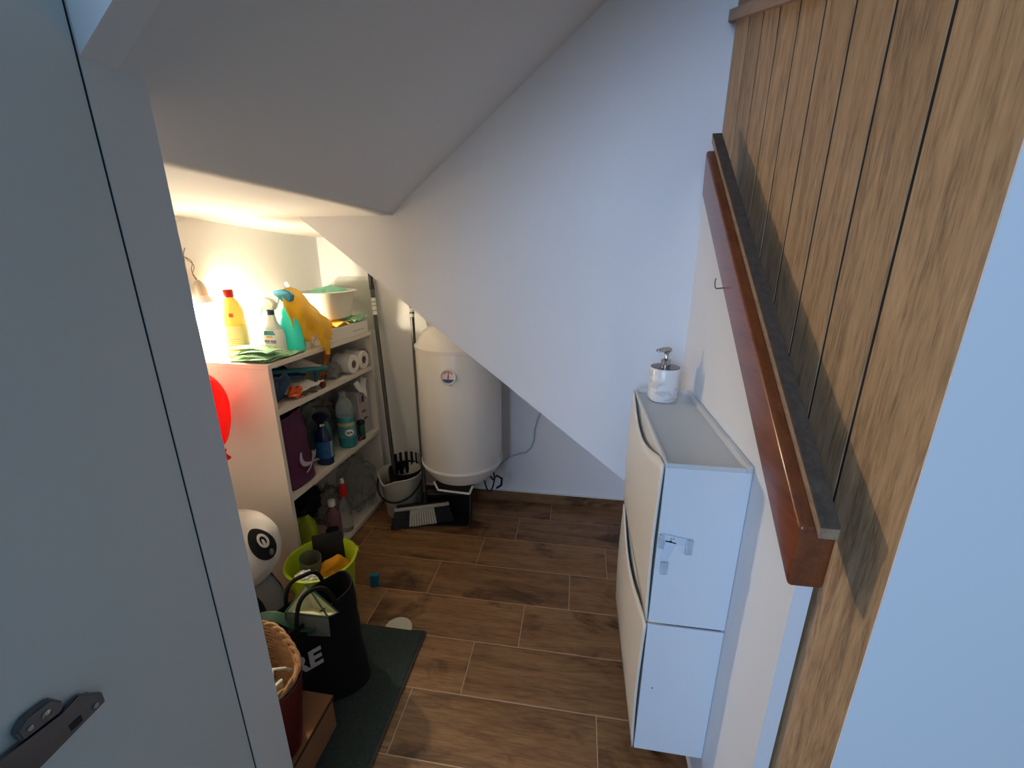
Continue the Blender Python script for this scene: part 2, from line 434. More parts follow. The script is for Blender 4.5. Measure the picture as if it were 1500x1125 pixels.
b.prism([(-.013, 0), (-.013, .007), (-.006, .011), (.010, .010), (.030, .006), (.033, .001), (.031, -.002), (.020, .000)], 'Y', -.008, .008, M=Mh)
bmesh.ops.bevel(b.bm, geom=list(b.bm.edges), offset=.002, segments=2, affect='EDGES')
b.build('pump_spout', M_chrome, pm)

# ------------------------------------------------------------------ water heater
HX, HY = -.560, 1.935
t = thing('water_heater', 'white cylindrical water heater with round dial hanging on the back wall', 'water heater', (HX, HY, .25))
def HL(prof, **k): return MB().lathe(prof, 72, (HX, HY, 0), **k)
HL([(.203, .375), (.205, .38), (.205, .965), (.203, .97)]).build('tank', M_enam, t)
HL([(.203, .962), (.2085, .964), (.2085, .977), (.203, .981), (.198, .987), (.185, 1.015), (.165, 1.040), (.135, 1.060), (.095, 1.076), (.05, 1.084), (.001, 1.086)]).build('top_cap', M_enam, t)
HL([(.203, .386), (.209, .384), (.209, .374), (.203, .369), (.200, .360), (.166, .306), (.162, .301), (.02, .301)]).build('bottom_cap', M_enam, t)
# wall bracket
for z_ in (.45, .80): MB().box(HX-.05, HX+.05, HY+.19, YB-.001, z_, z_+.06).build('wall_bracket', M_white, t, smooth=False)
# dial
ga = math.radians(-88.0); gd = V3((math.cos(ga), math.sin(ga), 0)); gc = V3((HX, HY, .866))+gd*.203
MD = frame(gc, (-gd.y, gd.x, 0), (0, 0, 1))
gdial = MB().lathe([(.0375, -.002), (.0375, .007), (.036, .0095), (.031, .0095), (.0295, .006), (.0295, .001)], 40, M=MD).build('dial', M_white, t)
MB().lathe([(.0295, .001), (.0295, .003)], 40, M=MD).build('dial_face', mat('dial_face', (.8, .74, .74, 1), .3), gdial)
MB().prism([(-.003, -.010), (.003, -.010), (.0012, .026), (-.0006, .026)], 'Z', .0034, .0044, M=MD @ Matrix.Rotation(-.12, 4, 'Z')).build('needle', mat('needle_red', (.35, .02, .03, 1), .4), gdial, smooth=False)
b = MB(); arc = lambda r, a0, a1, n=14: [(r*math.cos(a0+(a1-a0)*i/n), r*math.sin(a0+(a1-a0)*i/n)) for i in range(n+1)]
b.prism(arc(.0285, math.radians(205), math.radians(335)), 'Z', .0034, .0040, M=MD)
b.build('dial_band', mat('dial_blue', (.06, .09, .22, 1), .4), gdial, smooth=False)
b = MB()
b.prism(arc(.0285, math.radians(30), math.radians(150))+arc(.018, math.radians(150), math.radians(30)), 'Z', .0034, .0038, M=MD)
b.build('dial_scale', mat('dial_pink', (.65, .36, .36, 1), .4), gdial, smooth=False)
MB().lathe([(.007, -.004), (.007, .008), (.005, .010)], 16, M=MD @ Matrix.Translation((.012, -.036, 0))).build('dial_clip', M_clear, gdial)
# connection housing with its frame under the front
fa = math.radians(-94); fd = V3((math.cos(fa), math.sin(fa), 0)); fx = V3((-fd.y, fd.x, 0))
fo = V3((HX, HY, .258))+fd*.150
MF = frame(fo, fx, (0, 0, 1))
b = MB()
o1 = [(-.100, .044), (-.082, .0), (.082, .0), (.100, .044)]
for i in range(3):
    p, q = V3((*o1[i], 0)), V3((*o1[i+1], 0)); b.tube([p, q], .0055, 8, M=MF)
hb = b.build('housing_frame', M_enam, t)
MB().prism([(-.096, .041), (-.080, .003), (.080, .003), (.096, .041)], 'Z', -.11, -.004, M=MF).build('housing_window', M_black, t, smooth=False)
# pipes and cables
b = MB()
b.tube([(-.445, 1.90, .30), (-.43, 1.885, .25), (-.42, 1.88, .225), (-.405, 1.885, .215), (-.395, 1.90, .235), (-.39, 1.92, .27), (-.40, 1.95, .30)], .0045, 8)
b.tube([(-.43, 1.93, .30), (-.40, 1.93, .26), (-.38, 1.93, .285), (-.355, 1.94, .265), (-.36, 1.95, .22), (-.385, 1.95, .20)], .006, 8)
lab(b.build('supply_hose', M_black, t), 'black looped hoses')
b = MB(); b.tube([(-.42, 1.98, .30), (-.41, 2.06, .25), (-.40, 2.145, .237), (-.345, 2.155, .285), (-.295, 2.157, .306), (-.255, 2.157, .318), (-.226, 2.157, .350), (-.210, 2.157, .40), (-.208, 2.157, .459), (-.19, 2.157, .53), (-.172, 2.157, .573), (-.155, 2.157, .63)], .004, 8)
lab(b.build('power_cable', mat('grey_cable', (.45, .45, .46, 1), .5), t), 'grey cable along the back wall')

# ------------------------------------------------------------------ shelf unit
SO = V3((-1.0975, 1.325, 0)); SA = math.atan2(-.035, 1)   # local X = along the front (away), local Y = inward (to the wall)
ex = V3((.035, .9994, 0)); ey = V3((-.9994, .035, 0))
MS = frame(SO, ex, ey)
def S(u, v, z): return SO+ex*u+ey*v+V3((0, 0, z))
SL, SD = .745, .262
t = thing('shelf_unit', 'low white open shelf unit standing against the left wall', 'shelving unit', S(SL/2, SD/2, 0))
MB(MS).box(0, .017, .0005, SD, 0, .981).build('side_panel', M_shelf, t, smooth=False)
MB(MS).box(SL-.017, SL, .0005, SD, 0, .981).build('side_panel', M_shelf, t, smooth=False)
MB(MS).box(-.001, SL+.001, -.001, SD, .981, 1.0, .0012, 1).build('top_board', M_shelf, t, smooth=False)
for z in (.008, .430, .798):
    MB(MS).box(.0172, SL-.0172, .002, SD-.006, z, z+.021).build('shelf_board', M_shelf, t, smooth=False)
MB(MS).box(.0172, SL-.0172, SD-.005, SD, .0, .981).build('back_panel', M_shelf, t, smooth=False)
Z1, Z2, Z3, Z4 = 1.0, .819, .451, .029

def bottle(name, label, cat, p, prof, m, sx=1, sy=1, rot=0, parts=(), group=None, n=36, sup=2, tilt=0):
    t = thing(name, label, cat, p, group)
    M = rotz(rot, p) @ Matrix.Rotation(tilt, 4, 'X')
    MB(M).lathe(prof, n, sx=sx, sy=sy, sup=sup).build('bottle', m, t)
    return t, M
# yellow bottle with red cap
p = S(.090, .195, Z1)
m_y = mat('yellow_clear', (.80, .66, .14, 1), .15, trans=.25, ior=1.33)
t, M = bottle('cleaner_bottle', 'tall translucent yellow bottle with a red cap beside the light bulb', 'bottle', p,
   [(.036, 0), (.041, .004), (.042, .015), (.042, .165), (.040, .185), (.030, .210), (.016, .228), (.0135, .232), (.0135, .236)], m_y, sx=.9, sy=.75, rot=.15, sup=2.6)
lab(MB(M).lathe([(.0165, .230), (.0165, .256), (.015, .258)], 28).build('cap', M_red, t), 'red screw cap')
lb = MB(M).lathe([(.0427, .02), (.0427, .125)], 36, sx=1.0, sy=.75, sup=2.6, cap=False).build('label', mat('label_yellow', (.93, .84, .45, 1), .5, alpha=.75), t)
b = MB(M)
for i in range(6):
    for j in range(5):
        a = -1.45+j*.23; w = random.uniform(.003, .0045)
        x, y = .0432*math.cos(a), .0432*.78*math.sin(a)
        b.box(-w, w, -.0004, .0004, -.0011, .0011, M=Matrix.Translation((x*1.0, y-.0015, .034+i*.0085)) @ Matrix.Rotation(a+PI/2, 4, 'Z'))
b.build('print_marks', mat('print_orange', (.75, .18, .05, 1), .5), t, smooth=False)
MB(M).box(-.010, .004, -.0005, .0005, -.006, .008, M=Matrix.Translation((.020, -.0325, .165)) @ Matrix.Rotation(.25, 4, 'Z')).build('badge', mat('print_red', (.7, .08, .03, 1), .5), t, smooth=False)

# spray bottles
def spray(name, label, p, rot, body, bodymat, headmat, nozmat, H, lblmat=None, sx=1, sy=.6):
    t = thing(name, label, 'spray bottle', p)
    M = rotz(rot, p)
    MB(M).lathe(body, 36, sx=sx, sy=sy, sup=2.5).build('bottle', bodymat, t)
    lab(MB(M).lathe([(.014, H-.002), (.0145, H), (.0145, H+.017), (.012, H+.019)], 24).build('collar', mat('collar_dark', (.02, .06, .10, 1), .4), t), 'dark collar')
    b = MB(M)
    b.prism([(-.022, H+.018), (.016, H+.018), (.020, H+.034), (.030, H+.040), (.046, H+.044), (.046, H+.060), (.010, H+.066), (-.018, H+.058), (-.030, H+.042)], 'Y', -.012, .012)
    bmesh.ops.bevel(b.bm, geom=list(b.bm.edges), offset=.003, segments=2, affect='EDGES')
    hd = b.build('spray_head', headmat, t)
    MB(M).lathe([(.009, 0), (.010, .012)], 16, M=Matrix.Translation((.046, 0, H+.052)) @ Matrix.Rotation(PI/2, 4, 'Y')).build('nozzle', nozmat, hd)
    b = MB(M); b.tube([(.028, 0, H+.042), (.034, 0, H+.026), (.040, 0, H+.010), (.046, 0, H-.004)], [.006, .0055, .005, .004], 10)
    b.build('trigger', nozmat, hd)
    return t, M
m_teal = mat('teal_liquid', (.05, .92, .80, 1), .2, trans=.1)
m_head = mat('blue_head', (.03, .24, .36, 1), .4)
p = S(.222, .058, Z1)
t, M = spray('spray_bottle', 'turquoise spray bottle with dark blue trigger head at the front of the top shelf', p, math.radians(185),
  [(.042, 0), (.046, .004), (.047, .02), (.045, .09), (.039, .13), (.029, .165), (.016, .185), (.013, .19)], m_teal, m_head, M_white, .185, sx=1, sy=.62)
p = S(.172, .098, Z1)
t, M = spray('spray_bottle', 'white-labelled clear spray bottle with white trigger behind the striped cloth', p, math.radians(178),
  [(.038, 0), (.042, .004), (.043, .02), (.043, .08), (.036, .105), (.020, .130), (.017, .15), (.013, .16)], mat('pale_plastic', (.80, .86, .84, 1), .2, trans=.35), M_white, M_white, .158, sx=1, sy=.6)
b = MB(M); b.lathe([(.0437, .012), (.0437, .078), (.0375, .100)], 36, sx=1, sy=.6, cap=False, sup=2.5); lbl = b.build('label', M_paper, t)
b = MB(M)
for z, w, h in ((.056, .026, .004), (.049, .022, .0018)): b.box(-w, w, .0252, .0262, z-h, z+h)
b.build('label_band', mat('label_violet', (.20, .20, .42, 1), .5), t, smooth=False)
for z, w, h in ((.073, .012, .003), (.032, .024, .0014)):
    MB(M).box(-w, w, .0256, .0266, z-h, z+h).build('label_print', mat('print_orange2', (.8, .28, .12, 1), .5), t, smooth=False)
b = MB(M); b.prism([(-.024, .080), (.024, .080), (.020, .096), (-.016, .096)], 'Y', .0235, .0262); b.build('label_crown', m_head, t, smooth=False)

# white ribbed tub under the yellow cloth
p = S(.272, .062, Z1)
t = thing('white_tub', 'white round tub half covered by the hanging yellow cloth', 'tub', p)
b = MB(Matrix.Translation(p))
b.lathe([(.036, 0), (.038, .003), (.040, .10), (.040, .105)], 60); b.build('tub_body', mat('tub_white', (.75, .73, .68, 1), .4), t)
MB(Matrix.Translation(p)).lathe([(.042, .106), (.042, .128), (.040, .130), (.014, .132), (.012, .19), (.016, .195), (.016, .21)], 40).build('tub_lid', M_white, t)

# cloth helper
def cloth(name, label, fn, nu, nv, m, solid=.0025, wr=.004, ws=30, group=None):
    b = MB()
    def g(u, v):
        q = V3(fn(u, v)); return q+V3((noise.noise(q*ws), noise.noise(q*ws+V3((9, 0, 0))), noise.noise(q*ws+V3((0, 7, 0)))))*wr
    b.grid(g, nu, nv)
    o = b.build(name, m, solid=solid, ang=180)
    return tag(o, label, 'cloth', group) if label else o
def lerp(a, b, t): return a+(b-a)*t
def bez(ps, t):
    ps = [V3(p) for p in ps]
    while len(ps) > 1: ps = [ps[i]*(1-t)+ps[i+1]*t for i in range(len(ps)-1)]
    return ps[0]
def spl(ps, t):
    """catmull-rom through points"""
    n = len(ps)-1; k = min(int(t*n), n-1); f = t*n-k
    P = [V3(ps[max(0, min(n, k+d))]) for d in (-1, 0, 1, 2)]
    return .5*((2*P[1])+(-P[0]+P[2])*f+(2*P[0]-5*P[1]+4*P[2]-P[3])*f*f+(-P[0]+3*P[1]-3*P[2]+P[3])*f**3)
m_yc = mat('yellow_microfibre', (.72, .40, .008, 1), .9, bump=.6, bscale=250, sheen=.3, var=.12, vscale=30)
# yellow cloth: rows are curves running down; draped over the tub's pump, hanging past the shelf edge
rowsY = [
 [S(0.228, 0.08, 1.247), S(0.202, 0.06, 1.21), S(0.196, 0.045, 1.163), S(0.202, 0.035, 1.108), S(0.212, 0.03, 1.073), S(0.23, 0.022, 1.051)],
 [S(0.262, 0.08, 1.258), S(0.228, 0.04, 1.207), S(0.222, 0.015, 1.154), S(0.233, 0.008, 1.103), S(0.241, 0.01, 1.063), S(0.259, 0.008, 1.034)],
 [S(0.302, 0.08, 1.253), S(0.278, 0.035, 1.203), S(0.267, 0.005, 1.154), S(0.27, -0.002, 1.121), S(0.283, -0.002, 1.085), S(0.287, 0, 1.061)],
 [S(0.333, 0.08, 1.239), S(0.327, 0.04, 1.187), S(0.32, 0.01, 1.142), S(0.309, -0.008, 1.104), S(0.302, -0.012, 1.053), S(0.317, -0.012, 1.003)],
 [S(0.354, 0.08, 1.212), S(0.368, 0.045, 1.165), S(0.373, 0.015, 1.127), S(0.36, -0.008, 1.085), S(0.34, -0.012, 1.023), S(0.335, -0.014, 0.966)],
 [S(0.375, 0.08, 1.175), S(0.395, 0.045, 1.139), S(0.41, 0.02, 1.109), S(0.41, 0, 1.091), S(0.38, -0.01, 1.037), S(0.345, -0.014, 0.964)],
]
def yfn(u, v):
    cols = [spl(r, v) for r in rowsY]
    q = spl(cols, u); f = math.sin(u*26+v*3)*.0045*(.3+v)
    return q+V3((f, -f*.4, 0))
cloth('cleaning_cloth', 'yellow cloth draped over the white tub and hanging past the shelf edge', yfn, 60, 50, m_yc, .003, .005, 26)
# green striped cloth
m = bpy.data.materials.new('green_striped'); m.use_nodes = True; nt = m.node_tree; bs = nt.nodes['Principled BSDF']; bs.inputs['Roughness'].default_value = .95
at = nt.nodes.new('ShaderNodeTexCoord'); wv = nt.nodes.new('ShaderNodeTexWave'); wv.inputs['Scale'].default_value = 32; wv.inputs['Distortion'].default_value = 3; wv.inputs['Detail Scale'].default_value = 3
rp = nt.nodes.new('ShaderNodeValToRGB'); e = rp.color_ramp.elements; e[0].position = .12; e[0].color = (.10, .30, .15, 1); e[1].position = .30; e[1].color = (.36, .62, .38, 1)
nt.links.new(at.outputs['Object'], wv.inputs['Vector']); nt.links.new(wv.outputs['Fac'], rp.inputs[0]); nt.links.new(rp.outputs[0], bs.inputs['Base Color'])
def fold(cx, rx, ry, z0, layers, over, wsd=0):
    def fn(u, v):
        # a cloth folded back and forth in `layers` layers
        s = u*layers; k = int(min(s, layers-.001)); f = s-k
        a = f if k % 2 == 0 else 1-f
        x = lerp(-rx, rx, a); e_ = abs(a-.5)*2
        z = z0+.004+.0115*(k+f) 
        z += .014*math.exp(-((a-.55)/.3)**2)*(.4+.6*math.sin(v*PI))
        y = lerp(-ry, ry, v)*(1-.12*k)+.006*math.sin(a*7+k)
        return cx+ex*y+ey*(-x)+V3((0, 0, z+over(v, a)))
    return fn
cloth('striped_cloth', 'pale green striped cloth folded on the near corner of the shelf top', fold(S(.055, .085, 0), .085, .052, Z1, 4, lambda v, a: 0), 90, 24, m, .003, .005, 30)
def fl2(u, v):
    q = S(.02+.20*v, .005+.07*u, Z1+.006+.006*math.sin(u*9+v*5)**2)
    if u < .15: q.z -= 0
    return q
cloth('striped_cloth', 'pale green cloth lying flat below the turquoise spray bottle', fl2, 20, 40, m, .003, .003, 30)

# long white box along the front edge, with plastic wrap at its near end
t = thing('long_white_box', 'long white carton with red print lying under the grey basin', 'box', S(.53, .055, Z1))
m_carton = mat('white_carton', (.76, .74, .70, 1), .6)
MB(MS).box(.345, .725, .004, .110, Z1+.0005, Z1+.062, .002, 1).build('carton', m_carton, t, smooth=False)
MB(MS).box(.347, .47, .012, .108, Z1+.062, Z1+.0635).build('printed_lid', mat('salmon_print', (.72, .22, .12, 1), .5), t, smooth=False)
b = MB(MS)
for i, (u, z, w, h) in enumerate(((.375, .040, .010, .007), (.385, .028, .016, .002), (.39, .022, .020, .0015), (.378, .047, .006, .002))):
    b.box(u-w, u+w, .0030, .0042, Z1+z-h, Z1+z+h)
b.build('red_print', mat('print_red2', (.6, .08, .05, 1), .5), t, smooth=False)
b = MB(MS)
for i in range(6): b.box(.585+i*.018, .591+i*.018, .0030, .0042, Z1+.022, Z1+.028)
b.build('small_print', mat('print_grey', (.25, .25, .25, 1), .6), t, smooth=False)
# clear plastic bag beside the box
def blob(name, label, cat, c, r, m, wob=.35, sub=4, ws=9, fz=None, M=None, parent=None):
    b = MB(M); b.ball(c, *r, sub=sub, wob=wob, ws=ws)
    if fz is not None:
        for v in b.bm.verts: v.co.z = max(v.co.z, fz)
    o = b.build(name, m, parent, ang=70)
    return tag(o, label, cat) if parent is None and label else o
blob('plastic_bag', 'crumpled clear plastic bag between the yellow cloth and the white carton', 'bag', S(.318, .055, Z1+.052), (.028, .022, .055), mat('bag_white', (.80, .82, .82, 1), .3, trans=.3), .5, 4, 9, Z1+.001)

# basin
bc = S(.590, .142, 1.088)
t = thing('plastic_basin', 'light grey oval plastic basin on top of the cloths and carton', 'basin', bc)
m_basin = mat('basin_grey', (.66, .66, .60, 1), .35)
b = MB(rotz(SA, bc)); pr = [(.02, .001), (.115, 0), (.124, .006), (.138, .075), (.146, .118), (.148, .122), (.165, .123), (.166, .128), (.150, .130), (.144, .127), (.134, .075), (.119, .010), (.02, .005)]
b.lathe(pr, 64, sx=.80, sy=1.0, sup=2.7, cap=True)
b.build('basin_shell', m_basin, t)
b = MB(rotz(SA, bc)); b.tube([(-.012, -.158, .118), (-.03, -.160, .060), (.0, -.157, .055), (.012, -.155, .110)], .003, 8)
g = cloth('cleaning_cloth', 'mint green cloth heaped inside the grey basin', lambda u, v: bc+ex*((u-.25)*.15)+ey*((v-.55)*.15)+V3((0, 0, .118+.028*math.sin(u*PI)*math.sin(v*PI))), 26, 26, mat('mint_cloth', (.22, .52, .38, 1), .95, bump=.8, bscale=200), .004, .018, 26)
b.bm.free()
cloth('cleaning_cloth', 'yellow cloth squeezed under the near side of the grey basin', lambda u, v: S(.40+.17*u, .004+.105*v, Z1+.071+.006*math.sin(u*12+v*4)), 30, 20, m_yc, .004, .008, 30)
cloth('cleaning_cloth', 'green cloth squeezed under the far side of the grey basin', lambda u, v: S(.60+.125*u, -.002+.105*v, Z1+.071+.012*u+.005*math.sin(u*14+v*6)), 30, 20, m, .004, .009, 30)
# white scrubbing brush leaning at the basin's near end
t = thing('scrubbing_brush', 'white scrubbing brush standing against the near end of the basin', 'brush', S(.415, .165, Z1))
b = MB()
hp = [S(.40, .17, Z1+.03), S(.405, .172, Z1+.12), S(.402, .170, Z1+.20), S(.395, .178, Z1+.250), S(.400, .190, Z1+.262), S(.410, .182, Z1+.245), S(.415, .176, Z1+.20), S(.422, .165, Z1+.14)]
b.tube(hp, .008, 12); b.build('handle', M_white, t)
MB(Matrix.Translation(S(.415, .165, Z1))).box(-.022, .022, -.035, .035, 0, .03, .006, 3).build('brush_head', M_white, t)
# pale tray leaning on the back wall
t = tag(MB(frame((-1.295, 2.128, 1.0), (1, 0, 0), (0, .11, .99))).prism([(0, 0), (.225, 0), (.225, .255), (.205, .275), (.02, .275), (0, .255)], 'Z', -.004, .004).build('storage_tray', mat('lid_grey', (.55, .57, .53, 1), .4, trans=.2), smooth=False),
        'pale grey rectangular plastic tray leaning on the wall behind the basin', 'tray')

# ---- second shelf
m_roll = mat('tissue_white', (.82, .79, .76, 1), .95, bump=.5, bscale=120)
def roll(label, u, z, dv=.052):
    o = S(u, dv, z); t = thing('toilet_roll', label, 'toilet roll', o, 'toilet rolls in a plastic pack')
    M = Matrix.Translation(o) @ frame((0, 0, .047), (ex.x, ex.y, 0), (0, 0, 1)) 
    # axis along -ey (towards the viewer)
    A = frame(o+V3((0, 0, .047)), ex, (0, 0, 1))
    MB(A).lathe([(.021, -.048), (.044, -.048), (.047, -.045), (.047, .045), (.044, .048), (.021, .048), (.020, .046), (.020, -.046), (.021, -.048)], 40, cap=False).build('paper', m_roll, t)
    MB(A).lathe([(.0198, -.047), (.0198, .0475), (.0185, .0475), (.0185, -.047)], 32, cap=False).build('core', mat('card_core', (.36, .28, .22, 1), .9), t)
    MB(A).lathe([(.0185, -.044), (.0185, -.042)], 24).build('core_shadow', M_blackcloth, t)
    return t
roll('white toilet roll facing out on the second shelf, nearer of the pair', .560, Z2)
roll('white toilet roll facing out on the second shelf, next to the far side panel', .656, Z2)
def filmfn(u, v):
    a = v*2*PI; y = .608+.108*math.cos(a); 
    return S(y+.0, .005+.11*u, Z2+.004+max(0, .051+.056*math.sin(a)))
b = MB()
b.grid(lambda u, v: V3(filmfn(u, v))+V3((noise.noise(filmfn(u, v)*40)*.006,)*3), 16, 50)
tag(b.build('plastic_wrap', M_film, ang=180), 'torn clear plastic wrapping around the toilet rolls', 'packaging')
# wad of clear film at the near end of the pack
blob('plastic_bag', 'crumpled clear film lying in front of the toilet rolls', 'bag', S(.465, .06, Z2+.035), (.035, .04, .034), mat('film_murky', (.55, .56, .55, 1), .25, trans=.6, alpha=.8), .6, 4, 12, Z2+.001)
m_denim = mat('denim', (.055, .095, .17, 1), .9, bump=.8, bscale=260)
cloth('folded_cloth', 'dark blue denim cloth folded at the near end of the second shelf', lambda u, v: S(.028+.095*u, .012+.13*abs(v-.5)*1.2, Z2+.004+.125*(1-abs(2*v-1))*(.75+.25*math.sin(u*3))+.012*math.sin(u*11)), 30, 40, m_denim, .006, .009, 22)
cloth('folded_cloth', 'navy cloth heaped at the back of the second shelf', lambda u, v: S(.05+.32*u, .13+.10*v, Z2+.035+.075*math.sin(u*PI)*math.sin(v*PI*.9+.2)), 30, 24, mat('navy_cloth', (.012, .030, .075, 1), .95), .006, .02, 18)
m_or = mat('orange_cloth', (.80, .13, .02, 1), .85, bump=.6, bscale=200)
b = MB()
for k in range(9):
    a = k*.7; b.ball(S(.155+.018*math.cos(a), .030+.012*math.sin(a), Z2+.018+.010*(k % 3)), .014, .012, .012, sub=3, wob=.5, ws=12)
tag(b.build('scrunched_rag', m_or, ang=180), 'small bright orange scrunched rag on the second shelf', 'cloth')
t = thing('window_squeegee', 'blue and teal squeegee lying across the second shelf', 'squeegee', S(.22, .10, Z2))
b = MB(); b.tube([S(.036, .195, Z2+.098), S(.12, .140, Z2+.088), S(.235, .050, Z2+.070)], .010, 14)
lab(b.build('blade_bar', mat('squeegee_blue', (.006, .06, .14, 1), .35), t), 'dark blue bar')
b = MB(); b.tube([S(.042, .190, Z2+.118), S(.16, .115, Z2+.105), S(.345, .006, Z2+.082)], .011, 14)
lab(b.build('teal_handle', mat('squeegee_teal', (.008, .17, .19, 1), .35), t), 'teal handle')
b = MB(); b.tube([S(.30, .045, Z2+.012), S(.305, .035, Z2+.045), S(.30, .03, Z2+.085)], .008, 10); b.build('neck', mat('squeegee_blue', (0, 0, 0, 1)), t)
for i, (u, v, a, l) in enumerate(((.20, .09, .3, 'crumpled white paper sheet under the squeegee'), )):
    cloth('paper_sheet', l, lambda q, w: S(.13+.20*q, .012+.11*w, Z2+.022+.022*math.sin(q*3.1)*(.3+.7*w)), 24, 18, M_paper, .0012, .012, 24)
    bpy.data.objects['paper_sheet']['category'] = 'paper'
cloth('paper_sheet', 'crumpled white paper behind the teal handle', lambda q, w: S(.26+.12*q, .05+.08*w, Z2+.085+.045*math.sin(q*3)*w), 20, 16, M_paper, .0012, .014, 26)
bpy.data.objects['paper_sheet.001']['category'] = 'paper'
t = tag(MB(frame(S(.305, .008, Z2+.040), ex, (0, 0, 1))).lathe([(.002, -.01), (.013, -.008), (.015, 0), (.013, .007), (.002, .008)], 24).build('bottle_cap', mat('maroon_plastic', (.12, .015, .025, 1), .35)), 'small dark maroon cap at the end of the squeegee', 'cap')
t.location.z = Z2+.001+.0
m_or2 = mat('rust_cloth', (.36, .10, .02, 1), .9, bump=.6, bscale=200)
cloth('folded_cloth', 'rust orange cloth standing between squeegee and toilet rolls', lambda u, v: S(.385+.055*u, .035+.05*v, Z2+.004+.145*(1-v)+.0*u), 24, 24, m_or2, .004, .014, 26)
tag(MB().tube([S(.175, .006, Z2+.010), S(.21, .012, Z2+.012), S(.235, .004, Z2+.007), S(.25, -.001, Z2+.005)], .004, 8).build('twig_clip', mat('brown_plastic', (.07, .04, .02, 1), .5)), 'small brown clip beside the orange rag', 'clip')
tag(MB().ball(S(.030, .014, Z2+.012), .011, .012, .011, sub=3, wob=.3).build('cork_stopper', mat('cork', (.55, .36, .20, 1), .9)), 'small tan stopper in the near corner of the second shelf', 'stopper')

# ---- third shelf
m_pur = mat('purple_bag', (.085, .016, .060, 1), .55, bump=.5, bscale=40)
t = thing('shopping_bag', 'dark purple shopping bag with a pale bird-like emblem on the third shelf', 'bag', S(.125, .09, Z3))
def purp(u, v):
    a = u*2*PI; k = lerp(1.0, .90, v)
    cx, cy = math.cos(a), math.sin(a); n = (abs(cx)**3.2+abs(cy)**3.2)**(-1/3.2)
    z = Z3+.003+.31*v+.015*v*math.cos(a+.6)
    q = S(.126-.02*v+.096*cx*n*k, .098+.082*cy*n*k, z)
    w = .012*(.3+v)
    return q+V3((noise.noise(q*14)*w, noise.noise(q*14+V3((5, 5, 5)))*w, 0))
b = MB(); b.grid(purp, 72, 26, wrap=True)
gcap = [v for v in b.bm.verts if v.co.z > 0]
b.build('bag_body', m_pur, t, solid=.003, ang=180)
b = MB()
for pts, w in (([(.100, .155), (.096, .125), (.108, .100), (.135, .088), (.160, .085)], .010), ([(.160, .085), (.170, .110), (.168, .135)], .005), ([(.160, .085), (.180, .110), (.192, .130)], .005), ([(.160, .085), (.140, .065), (.115, .055)], .004), ([(.160, .085), (.190, .082), (.205, .070)], .003)):
    N = 14; L_ = []
    for i in range(N):
        f = i/(N-1); q = spl([(p_[0], p_[1], 0) for p_ in pts], f)
        ww = w*math.sin(PI*(.12+.8*f))*(1 if w < .009 else 1)
        L_.append((q, ww))
    vs = []
    for i, (q, ww) in enumerate(L_):
        d = (L_[min(i+1, N-1)][0]-L_[max(i-1, 0)][0]).normalized(); nrm = V3((-d.y, d.x, 0))
        row = []
        for s_ in (-1, 1):
            r_ = q+nrm*ww*s_; u_ = r_.x
            row.append(b.bm.verts.new(S(u_, .0015-.0, Z3+r_.y)))
        vs.append(row)
    for a_, c_ in zip(vs, vs[1:]): b.bm.faces.new((a_[0], a_[1], c_[1], c_[0]))
lab(b.build('emblem', mat('emblem_lilac', (.42, .42, .52, 1), .5), t, smooth=False, solid=.001), 'pale lilac bird-like emblem')
b = MB(); b.tube([S(.07, .07, Z3+.30), S(.075, .06, Z3+.325), S(.12, .055, Z3+.338), S(.165, .06, Z3+.325), S(.17, .07, Z3+.295)], .006, 10); b.build('bag_handle', m_pur, t)

m_nav = mat('navy_bottle', (.004, .016, .07, 1), .25)
p = S(.305, .045, Z3)
t, M = bottle('detergent_bottle', 'dark navy blue detergent bottle beside the purple bag', 'bottle', p,
  [(.034, 0), (.038, .004), (.039, .03), (.037, .12), (.033, .155), (.018, .175), (.014, .178), (.014, .19)], m_nav, sx=.95, sy=.7, rot=SA+.1, sup=2.5)
lab(MB(M).lathe([(.018, .188), (.018, .196), (.016, .199)], 24).build('silver_neck', M_chrome, t), 'silver neck ring')
b = MB(M); b.prism([(-.012, .200), (.014, .200), (.018, .218), (.038, .226), (.040, .240), (.010, .252), (-.028, .246), (-.034, .225)], 'Y', -.013, .013)
bmesh.ops.bevel(b.bm, geom=list(b.bm.edges), offset=.004, segments=2, affect='EDGES'); b.build('spray_head', mat('navy_head', (.006, .010, .03, 1), .4), t)
b = MB(); A = frame(p+V3((.030, -.004, .02)), ex, (0, 0, 1))
lab(MB(M).lathe([(.0395, .035), (.0378, .115)], 36, sx=.95, sy=.7, sup=2.5, cap=False).build('label', mat('blue_label', (.02, .10, .28, 1), .4, var=.9, vscale=60), t), 'mottled blue label')
b = MB(M)
for i in range(7):
    b.box(.0365, .0378, -.010, .010, .040+i*.011, .045+i*.011)
b.build('white_print', mat('print_pale', (.55, .6, .62, 1), .5), t, smooth=False)
p = S(.365, .075, Z3)
t, M = bottle('shampoo_bottle', 'teal bottle standing behind the navy blue bottle', 'bottle', p,
  [(.030, 0), (.034, .004), (.034, .15), (.024, .175), (.012, .185), (.012, .20)], mat('deep_teal', (.01, .13, .14, 1), .3), rot=SA, sx=1, sy=.7)
MB(M).lathe([(.015, .198), (.015, .222)], 20).build('cap', M_black, t)
p = S(.500, .048, Z3)
t, M = bottle('liquid_soap_bottle', 'light blue-green bottle with an oval label reading SPA', 'bottle', p,
  [(.038, 0), (.044, .005), (.0445, .02), (.0445, .155), (.042, .165)], mat('aqua_liquid', (.04, .30, .34, 1), .2, trans=.2), rot=SA, sx=1, sy=.85)
